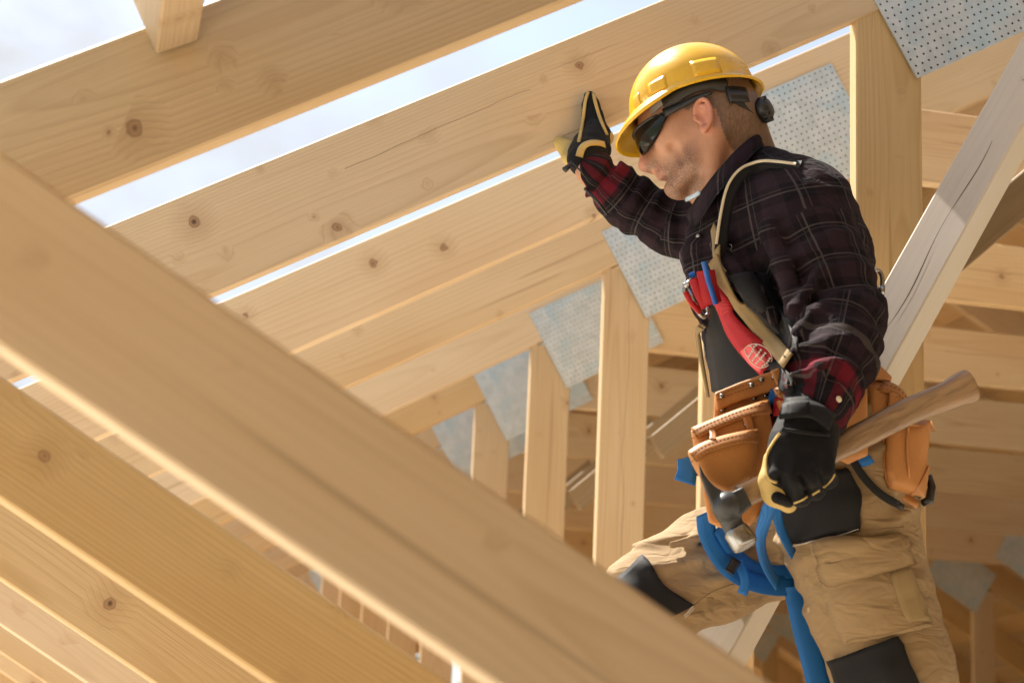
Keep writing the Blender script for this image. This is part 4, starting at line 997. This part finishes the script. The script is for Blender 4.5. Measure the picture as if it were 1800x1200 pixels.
place('sweatband', band(-1.15, 1.15, .102, .0850, -.008, lambda u: -.040 + .010 * (2 * u - 1) ** 2), helmet, M_GREYB)
place('nape_strap', band(2.30, 3.98, .107, .0880, lambda u: -.036 - .022 * math.sin(u * math.pi), lambda u: -.064 - .030 * math.sin(u * math.pi)), helmet, M_BLKP)
for sg in (1, -1): place('nape_strap', band(2.25 * sg, 2.72 * sg, .110, .0915, -.036, -.066, 10, .006), helmet, M_BLKP)
kb = kw(-.109, .012, -.076); kn = disc_mesh(kb, -KX * .95 + KY * .3, .0215, .020, 20); KNOB = place('ratchet_knob', kn, helmet, M_BLKP)
rib = [];
for i in range(12):
    a = 2 * math.pi * i / 12; rib.append(i)
    c_ = kb + (KY * math.cos(a) + KZ * math.sin(a)) * .0215 * .97
    place('knob_rib', tube_mesh([c_ - KX * .002, c_ - KX * .018], [.0032, .0028], 6), KNOB, M_BLKP)
for yv in (.02, -.02):
    pts = [kw(-.085 + i * .017, yv * (1 + i * .1), .060 - abs(i - 5) ** 1.6 * .0045) for i in range(11)]
    place('crown_strap', ribbon_mesh(pts, [KZ] * 11, .016), helmet, M_BLKP)

# ------------------------------------------------------------------ sunglasses
gls = empty('sunglasses', tuple(map(float, hw(.1, 0, .01)))); tag(gls, 'black wraparound sunglasses on the face under the helmet visor', 'sunglasses')
def lens(sg):
    V, Fc = [], []; n, m = 16, 9
    for r in (0, -.0022):
        for i in range(n):
            u = i / (n - 1); a = .10 + 1.20 * u
            hi = .021 - .007 * u + .002 * math.sin(u * 3); lo = -.012 - .017 * math.sin(min(1, u * .95 + .1) * math.pi) ** .7 + .014 * u ** 4
            for j in range(m):
                t = j / (m - 1); z = hi * (1 - t) + lo * t; rr = 1 - .05 * ((z - .008) / .03) ** 2
                V.append(hw(.020 + (.101 + r) * math.cos(a) * rr, sg * (.083 + r) * math.sin(a) * rr, z))
    for lay in (0, 1):
        for i in range(n - 1):
            for j in range(m - 1): a = lay * n * m + i * m + j; q = (a, a + 1, a + m + 1, a + m); Fc.append(q if (lay == 0) == (sg > 0) else q[::-1])
    rim = [(0, j) for j in range(m)] + [(i, m - 1) for i in range(1, n)] + [(n - 1, j) for j in range(m - 2, -1, -1)] + [(i, 0) for i in range(n - 2, 0, -1)]
    for q in range(len(rim)):
        a, b = rim[q], rim[(q + 1) % len(rim)]; Fc.append((a[0] * m + a[1], b[0] * m + b[1], n * m + b[0] * m + b[1], n * m + a[0] * m + a[1]))
    return mesh('lens', V, Fc)
for sg in (1, -1):
    place('lens', lens(sg), gls, M_LENS)
    tp_ = [hw(.050, sg * .0790, .010), hw(.035, sg * .0815, .010), hw(.015, sg * .0825, .011), hw(-.012, sg * .083, .014), hw(-.040, sg * .081, .014)]
    place('temple_arm', ribbon_mesh(spline(tp_, 14), [HY * sg] * 14, np.linspace(.016, .006, 14), .004), gls, M_BLKP)
    place('frame_top', tube_mesh([hw(.020 + .1015 * math.cos(a), sg * .0835 * math.sin(a), .0215 - .0075 * (a - .1)) for a in np.linspace(.0, 1.12, 12)], [.0022] * 12, 6), gls, M_BLKP)

# ------------------------------------------------------------------ tool belt
belt = empty('tool_belt', tuple(map(float, A(1400, 800, 2.8)))); tag(belt, 'tan leather tool belt with stitched pouches round the waist', 'tool belt')
# pouch on the near hip side of the picture's left: stacked pockets
def solid(name, parent, fill, mat, res=.003, sm_=1):
    f = Field(res); fill(f); f.solve(); f.ob = place(name, f.mesh(name, sm_), parent, mat); return f
def bagf(poly, y0, y1, rnd=.012, dome=-.006): return lambda f: f.prism(poly, y0, y1, rnd, dome=dome)
pb = solid('pouch_back', belt, bagf([(1256, 694), (1350, 660), (1366, 700), (1376, 780), (1378, 850), (1348, 890), (1318, 924), (1268, 928), (1246, 918), (1236, 868), (1252, 800)], 2.775, 2.80, .006, 0), M_LEATHER)
p1 = solid('pouch_pocket', belt, bagf([(1214, 756), (1250, 742), (1300, 722), (1348, 706), (1356, 740), (1362, 800), (1352, 850), (1300, 880), (1262, 876), (1232, 850), (1222, 800)], 2.722, 2.79, .014), M_LEATHER)
p2 = solid('pouch_pocket', belt, bagf([(1209, 796), (1240, 778), (1285, 764), (1331, 756), (1330, 800), (1324, 842), (1300, 862), (1278, 870), (1252, 860), (1236, 848), (1224, 830), (1216, 815)], 2.682, 2.75, .014), M_LEATHER)
p3 = solid('pouch_pocket', belt, bagf([(1358, 684), (1382, 672), (1410, 668), (1410, 730), (1375, 730), (1366, 712)], 2.72, 2.77, .008), M_LEATHER)
bnd = solid('belt_band', belt, bagf([(1256, 690), (1300, 672), (1345, 656), (1402, 640), (1406, 668), (1350, 690), (1300, 706), (1260, 722)], 2.752, 2.79, .004, 0), M_LEATHER, .0022); solid('back_flap', belt, bagf([(1440, 712), (1470, 690), (1492, 652), (1524, 640), (1526, 800), (1490, 816), (1458, 800)], 2.750, 2.775, .006, -.006), M_LEATHER)
solid('belt_band', belt, bagf([(1500, 650), (1528, 632), (1545, 640), (1568, 662), (1566, 672), (1540, 668), (1504, 690)], 2.80, 2.84, .006, -.004), M_LEATHER)
PO = [pb, p1, p2, p3, bnd]
# turned-over rims
strap('pocket_rim', p1.ob, [(1221, 763), (1250, 750), (1300, 730), (1350, 715)], PO, .022, M_LEATHER, off=.001, th=.0035, n=20); strap('pocket_rim', p2.ob, [(1218, 803), (1240, 788), (1285, 774), (1330, 766)], PO, .021, M_LEATHER, off=.001, th=.0035, n=20)
for a in ([(1222, 765), (1250, 752), (1300, 732), (1348, 717)], [(1220, 805), (1242, 791), (1285, 777), (1329, 769)], [(1260, 698), (1290, 686), (1345, 668)], [(1364, 690), (1385, 680), (1404, 676)]):
    for d in (-3, 5): stitches('stitching', {1222: p1, 1220: p2, 1260: pb, 1364: p3}[a[0][0]].ob, [(x, y + d) for x, y in a], PO + BODY, M_STITCH, dash=.0035, gap=.003, off=.0075 if a[0][0] < 1230 else .0015)
stitches('stitching', p2.ob, [(1296, 855), (1312, 848), (1324, 838)], PO, M_CREAM, dash=.003, gap=.002, off=.002)
solid('belt_loop', belt, bagf([(1354, 652), (1371, 645), (1384, 676), (1368, 684)], 2.742, 2.765, .004, 0), M_LEATHER, .002)
strap('belt_strap', belt, [(1347, 652, 2.762), (1357, 690, 2.757), (1364, 720, 2.757), (1368, 760, 2.765)], BODY + PO, .012, M_BLACKC, th=.003, n=12)
for px, py in ((1320, 678), (1338, 668), (1325, 700), (1345, 695), (1268, 697), (1359, 663), (1311, 746), (1269, 720)):
    p, nn = hit(PO + BODY, px, py); place('rivet', disc_mesh(p + nn * .001, nn, .0042, .0045), pb.ob, M_CHROME)
strap('pocket_tab', p1.ob, [(1310, 733), (1316, 745), (1318, 756)], PO, .014, M_LEATHER_D, off=.004, th=.003, n=6); strap('pocket_tab', p2.ob, [(1250, 756), (1254, 768), (1253, 778)], PO, .010, M_LEATHER_D, off=.004, th=.003, n=6)
# pouch at the back
q1 = solid('hip_pouch', belt, bagf([(1522, 672), (1545, 668), (1575, 676), (1590, 692), (1590, 760), (1586, 830), (1600, 868), (1616, 884), (1612, 896), (1560, 880), (1536, 862), (1524, 830)], 2.80, 2.90, .014), M_LEATHER)
q2 = solid('hip_pouch_pocket', belt, bagf([(1556, 742), (1596, 738), (1636, 738), (1634, 775), (1630, 800), (1632, 840), (1626, 874), (1596, 868), (1562, 858), (1554, 830)], 2.765, 2.86, .018), M_LEATHER)
QO = [q1, q2]
strap('pocket_rim', q1.ob, [(1522, 684), (1548, 680), (1576, 688), (1592, 702)], QO, .022, M_LEATHER_D, off=.001, th=.004, n=14); strap('pocket_rim', q2.ob, [(1560, 748), (1600, 744), (1637, 750)], QO, .020, M_LEATHER_D, off=.001, th=.004, n=12)
for d in (-4, 4): stitches('stitching', q1.ob, [(1525, 686 + d), (1548, 682 + d), (1574, 690 + d), (1590, 704 + d)], QO, M_STITCH, off=.0065)
strap('seam_welt', q2.ob, [(1596, 752), (1592, 790), (1598, 830), (1596, 868)], QO, .004, M_LEATHER, off=.001, th=.003, n=14); strap('seam_welt', q2.ob, [(1556, 750), (1556, 800), (1560, 845), (1572, 862)], QO, .004, M_LEATHER_D, off=.001, th=.003, n=14); strap('seam_welt', q2.ob, [(1630, 820), (1618, 848), (1602, 868)], QO, .005, M_LEATHER_D, off=.001, th=.003, n=10)
strap('pocket_tab', q1.ob, [(1566, 692), (1565, 708), (1562, 722)], QO, .012, M_LEATHER_D, off=.004, th=.003, n=6)
tl = tube_mesh([A(1632, 835, 2.83), A(1638, 855, 2.83), A(1634, 878, 2.83), A(1622, 884, 2.83)], [.006, .007, .008, .006], 8); place('holster_loop', tl, belt, M_BLKP)

# ------------------------------------------------------------------ safety harness
har = empty('safety_harness', tuple(map(float, A(1350, 900, 2.9)))); tag(har, 'fall-arrest harness with red chest strap and blue leg straps', 'harness')
HB = BODY + PO + QO
strap('chest_strap', har, [(1258, 515), (1276, 525), (1288, 545), (1302, 578), (1328, 612), (1362, 642)], BODY, np.interp(np.arange(30), [0, 8, 15, 29], [.030, .031, .032, .050]), M_RED, n=30, off=.020, th=.003, curl=.002)
strap('strap_label', har, [(1326, 618), (1352, 645)], BODY, .026, plain('printed_label', (.75, .12, .13), .6), n=8, off=.0245, th=.001)
for a in ([(1324, 622), (1338, 607), (1366, 630), (1350, 650), (1324, 622)], [(1331, 614), (1357, 641)]): stitches('label_print', har, a, BODY, M_WSTITCH, dash=.006, gap=.0005, w=.0012, off=.0262)
for t in (.15, .4, .65, .9): stitches('label_print', har, [(1327 + 26 * t, 624 + 26 * t), (1340 + 26 * t, 610 + 22 * t)], BODY, M_WSTITCH, dash=.003, gap=.0015, w=.003, off=.0262)
# buckle: red folded webbing on a steel frame, blue keeper bars
bk = lambda pts, w, mat, name, th=.004: place(name, ribbon_mesh(spline([A(*p) for p in pts], 8), [np.array((-.25, -1, .2))] * 8, w, th), har, mat)
bk([(1240, 478, 2.86), (1246, 510, 2.855), (1252, 534, 2.86)], .030, M_RED, 'buckle_webbing', .006); bk([(1220, 492, 2.865), (1228, 515, 2.86), (1240, 540, 2.865)], .016, M_RED, 'buckle_webbing', .006); bk([(1204, 514, 2.87), (1216, 535, 2.87), (1229, 549, 2.875)], .008, M_RED, 'buckle_webbing', .006)
place('buckle_frame', tube_mesh(spline([A(*p) for p in ((1206, 498, 2.885), (1204, 512, 2.88), (1222, 540, 2.88), (1236, 556, 2.885), (1246, 552, 2.885), (1244, 540, 2.885))], 20), .0045, 8), har, M_CHROME)
place('buckle_frame', tube_mesh([A(1206, 500, 2.88), A(1232, 548, 2.872)], .004, 8), har, M_CHROME); place('buckle_frame', tube_mesh([A(1203, 505, 2.88), A(1218, 492, 2.875)], .0055, 8), har, M_CHROME)
place('keeper', ribbon_mesh([A(1237, 461, 2.846), A(1245, 495, 2.842), A(1258, 535, 2.848)], [np.array((-.2, -1, .1))] * 3, .0085, .004), har, M_BLUEP); place('keeper', ribbon_mesh([A(1213, 486, 2.868), A(1222, 481, 2.862)], [np.array((-.2, -1, .1))] * 2, .008, .004), har, M_BLUEP)
# leg straps
strap('leg_strap', har, [(1240, 900, 2.86), (1242, 935, 2.90), (1262, 975, 2.935), (1290, 1006, 2.95), (1330, 1024, 2.96), (1370, 1030, 2.97), (1412, 1028, 2.985)], [tr], .034, M_BLUE, n=34, off=.008, th=.0018)
strap('leg_strap', har, [(1262, 925, 2.90), (1285, 965, 2.945), (1320, 996, 2.965), (1360, 1006, 2.975), (1410, 1002, 2.985)], [tr], .024, M_BLUE, n=24, off=.004, th=.0018)
strap('leg_strap', har, [(1358, 876, 2.74), (1346, 910, 2.77), (1338, 950, 2.82), (1346, 990, 2.885), (1368, 1026, 2.945)], HB, .022, M_BLUE, n=26, off=.012, th=.0018, curl=.002)
strap('leg_strap', har, [(1362, 878, 2.755), (1367, 915, 2.79), (1378, 945, 2.83), (1394, 974, 2.87)], HB, .018, M_BLUE, n=18, off=.010, th=.0018)
strap('hanging_strap', har, [(1400, 1030, 2.97), (1410, 1080, 2.965), (1425, 1140, 2.965), (1442, 1205, 2.97), (1455, 1290, 2.98)], [tr], .043, M_BLUE, n=20, th=.003, wseg=4, curl=.003)
strap('strap_tail', har, [(1204, 805, 2.80), (1208, 828, 2.80), (1203, 848, 2.80)], [tr], np.linspace(.026, .034, 10), M_BLUE, n=10, th=.003); strap('strap_tail', har, [(1205, 818, 2.802), (1230, 822, 2.805)], [tr], .028, M_BLUE, n=6)
strap('strap_tail', har, [(1298, 985, 2.935), (1305, 1005, 2.93), (1312, 1022, 2.93), (1304, 1044, 2.935)], [tr], .016, M_BLUE, n=12, off=.014, th=.005)
strap('slide_buckle', har, [(1281, 1006, 2.925), (1294, 984, 2.925)], [tr], .016, M_BLKP, n=6, off=.013, th=.006)
for y0 in (1042, 1074):
    for r_ in range(6): stitches('bar_tack', har, [(1396 + (y0 - 1042) * .2 + r_ * 1.2, y0 + r_ * 4.2), (1420 + (y0 - 1042) * .2 + r_ * 1.2, y0 - 2 + r_ * 4.2)], [], M_WSTITCH, dash=.003, gap=.002, off=.0)
strap('hip_strap', har, [(1496, 806), (1510, 830), (1540, 866), (1572, 884)], [tr], .012, M_BLACKC, n=14, off=.006, th=.004)
place('marker_pen', tube_mesh([A(1552, 872, 2.80), A(1566, 880, 2.80), A(1584, 892, 2.80)], [.005, .005, .006], 8), har, M_BLUEP); place('marker_cap', tube_mesh([A(1570, 884, 2.797), A(1586, 893, 2.797)], [.0068, .0075], 8), har, M_BLKP)
strap('hip_strap', har, [(1495, 800), (1515, 806), (1525, 800)], BODY, .03, M_BLUE, n=8, off=.006)
strap('hip_strap', har, [(1372, 700), (1362, 740), (1364, 770)], HB, .016, M_RED, n=8, off=.002); strap('hip_strap', har, [(1362, 690), (1356, 730), (1360, 770)], HB, .018, M_BLUE, n=8, off=.001)
# carabiner and cords at the back
cp = [(1527, 488, 2.96), (1532, 478, 2.96), (1542, 475, 2.96), (1550, 484, 2.96), (1551, 505, 2.96), (1549, 524, 2.96), (1543, 532, 2.96), (1536, 522, 2.96), (1531, 500, 2.96), (1527, 488, 2.96)]
place('carabiner', tube_mesh(spline([A(*p) for p in cp], 40), .0042, 8), har, M_CHROME); place('carabiner_sleeve', tube_mesh([A(1550, 503, 2.96), A(1549, 518, 2.96)], [.0062, .0062], 10), har, M_CHROME); place('carabiner_ring', tube_mesh([A(1527 + 7 * math.cos(a), 488 + 7 * math.sin(a), 2.955) for a in np.linspace(0, 6.28, 16)], .003, 6), har, M_CHROME)
for i in range(3): place('cord', tube_mesh(spline([A(1528 + i * 5, 598, 2.97), A(1535 + i * 4, 606, 2.97), A(1537 + i * 3, 630, 2.97), A(1538 + i * 3, 650, 2.97)], 12), .0022, 6), har, M_BLKP if i % 2 else M_CREAM)
place('cord', tube_mesh([A(1522, 455, 2.95), A(1530, 472, 2.96), A(1529, 486, 2.96)], .0012, 5), har, M_CREAM)

# ------------------------------------------------------------------ hammer
ham = empty('hammer', tuple(map(float, A(1400, 820, 2.64)))); tag(ham, 'claw hammer with worn wooden handle gripped in the lowered gloved hand', 'hammer')
HD = [(1300, 874, 2.648, .0185), (1345, 853, 2.648, .0182), (1400, 824, 2.648, .0184), (1460, 793, 2.655, .0192), (1520, 762, 2.665, .0205), (1580, 731, 2.675, .0208), (1630, 709, 2.68, .0212), (1664, 696, 2.682, .0228), (1690, 684, 2.685, .0262), (1702, 679, 2.686, .0272)]
def handle_mesh():
    n, sg = 60, 28; S = spline([(*A(*h[:3]), h[3]) for h in HD], n); P, R = S[:, :3], S[:, 3]; T = np.gradient(P, axis=0); T /= np.linalg.norm(T, axis=1)[:, None]; V, Fc = [], []
    rings = [(P[i], T[i], R[i], 1.0) for i in range(n)]; e = rings[-1]
    tilt = T[-1] * math.cos(.25) + np.cross(T[-1], np.cross(T[-1], (0, 0, 1))) * .0
    for d, f in ((.003, .985), (.0055, .93), (.0068, .84), (.0072, .5)): rings.append((e[0] + T[-1] * d, T[-1], e[2], f))
    for p, t, r, f in rings:
        w = np.array((0, 1.0, 0)); w = w - t * (w @ t); w /= np.linalg.norm(w); u = np.cross(t, w)
        for j in range(sg):
            a = 2 * math.pi * j / sg; c_, s_ = math.cos(a), math.sin(a); V.append(p + f * (u * r * np.sign(c_) * abs(c_) ** .85 + w * r * .68 * np.sign(s_) * abs(s_) ** .85))
    for i in range(len(rings) - 1):
        for j in range(sg): a, b = i * sg + j, i * sg + (j + 1) % sg; Fc.append((a, b, b + sg, a + sg))
    Fc.append(tuple(range(sg - 1, -1, -1))); Fc.append(tuple(range((len(rings) - 1) * sg, len(rings) * sg))); return mesh('handle', V, Fc)
hme2 = handle_mesh(); hme2.polygons.foreach_set('use_smooth', [True] * len(hme2.polygons))
ax = Vector(map(float, A(1690, 680, 2.685) - A(1320, 866, 2.65))).normalized(); o_ = link('handle', hme2, M_HICK); c_ = Vector(map(float, A(1500, 770, 2.66)))
yv = Vector((0, 1, 0)); yv = (yv - ax * yv.dot(ax)).normalized(); zv = ax.cross(yv); Mh = Matrix(((ax.x, yv.x, zv.x, c_.x), (ax.y, yv.y, zv.y, c_.y), (ax.z, yv.z, zv.z, c_.z), (0, 0, 0, 1)))
hme2.transform(Mh.inverted()); put(o_, ham, Mh)
hh = Field(.0016)
hh.prism([(1228, 811), (1231, 820), (1238, 833), (1246, 844), (1256, 854), (1270, 862), (1285, 864), (1300, 880), (1298, 905), (1284, 914), (1266, 914), (1254, 898), (1242, 868), (1231, 838)], 2.628, 2.668, .005, .004)
hh.prism([(1278, 868), (1306, 855), (1322, 888), (1300, 908), (1284, 912)], 2.626, 2.670, .004, .003)
hh.cone(A(1276, 889, 2.640), A(1276, 889, 2.634), .021, .021, .003); hh.chain([(1276, 898, 2.648, .0175), (1288, 922, 2.648, .0145), (1294, 932, 2.648, .0155)], .006); hh.solve()
HEAD = place('head', hh.mesh('head', 1), ham, M_IRON)
ph = Field(.0018); d0, d1 = A(1291, 928, 2.648), A(1311, 959, 2.640); dv = (d1 - d0) / np.linalg.norm(d1 - d0)
pm = tube_mesh([d0, d0 + dv * .003, d0 + dv * .006, d1 - dv * .004, d1, d1 + dv * .0012], [.014, .0185, .0195, .0205, .0195, .017], 28); place('poll', pm, HEAD, M_CHROME)
bpts = []
uu = np.cross(dv, (0, 1, 0)); uu /= np.linalg.norm(uu); vv = np.cross(dv, uu)
Vg, Fg = [], []
for i in range(-7, 8):
    for j in range(-7, 8):
        if i * i + j * j < 50:
            c0 = d1 + dv * .0010 + uu * i * .0021 + vv * j * .0021; q = len(Vg)
            Vg += [c0 + uu * .0008 + vv * .0008, c0 - uu * .0008 + vv * .0008, c0 - uu * .0008 - vv * .0008, c0 + uu * .0008 - vv * .0008, c0 + dv * .0011]; Fg += [(q + 1, q, q + 4), (q + 2, q + 1, q + 4), (q + 3, q + 2, q + 4), (q, q + 3, q + 4)]
wf = place('milled_face', mesh('milled_face', Vg, Fg), HEAD, M_CHROME, False); wf['kind'] = 'stuff'

# walk boards the person stands on, across the bottom chords
for i, x in enumerate((float(bx1[0]) - .03, float(bx2[0]) - .08)):
    o_ = beam('walk_board', None, (x, D0 - SP - .3, BOARD_Z - .016), (x, D0 + .45, BOARD_Z - .016), .030, .26, M_WOOD, normal=(0, 0, 1))
    tag(o_, 'plank under the raised front boot of the person' if i else 'plank under the rear boot of the person', 'plank')
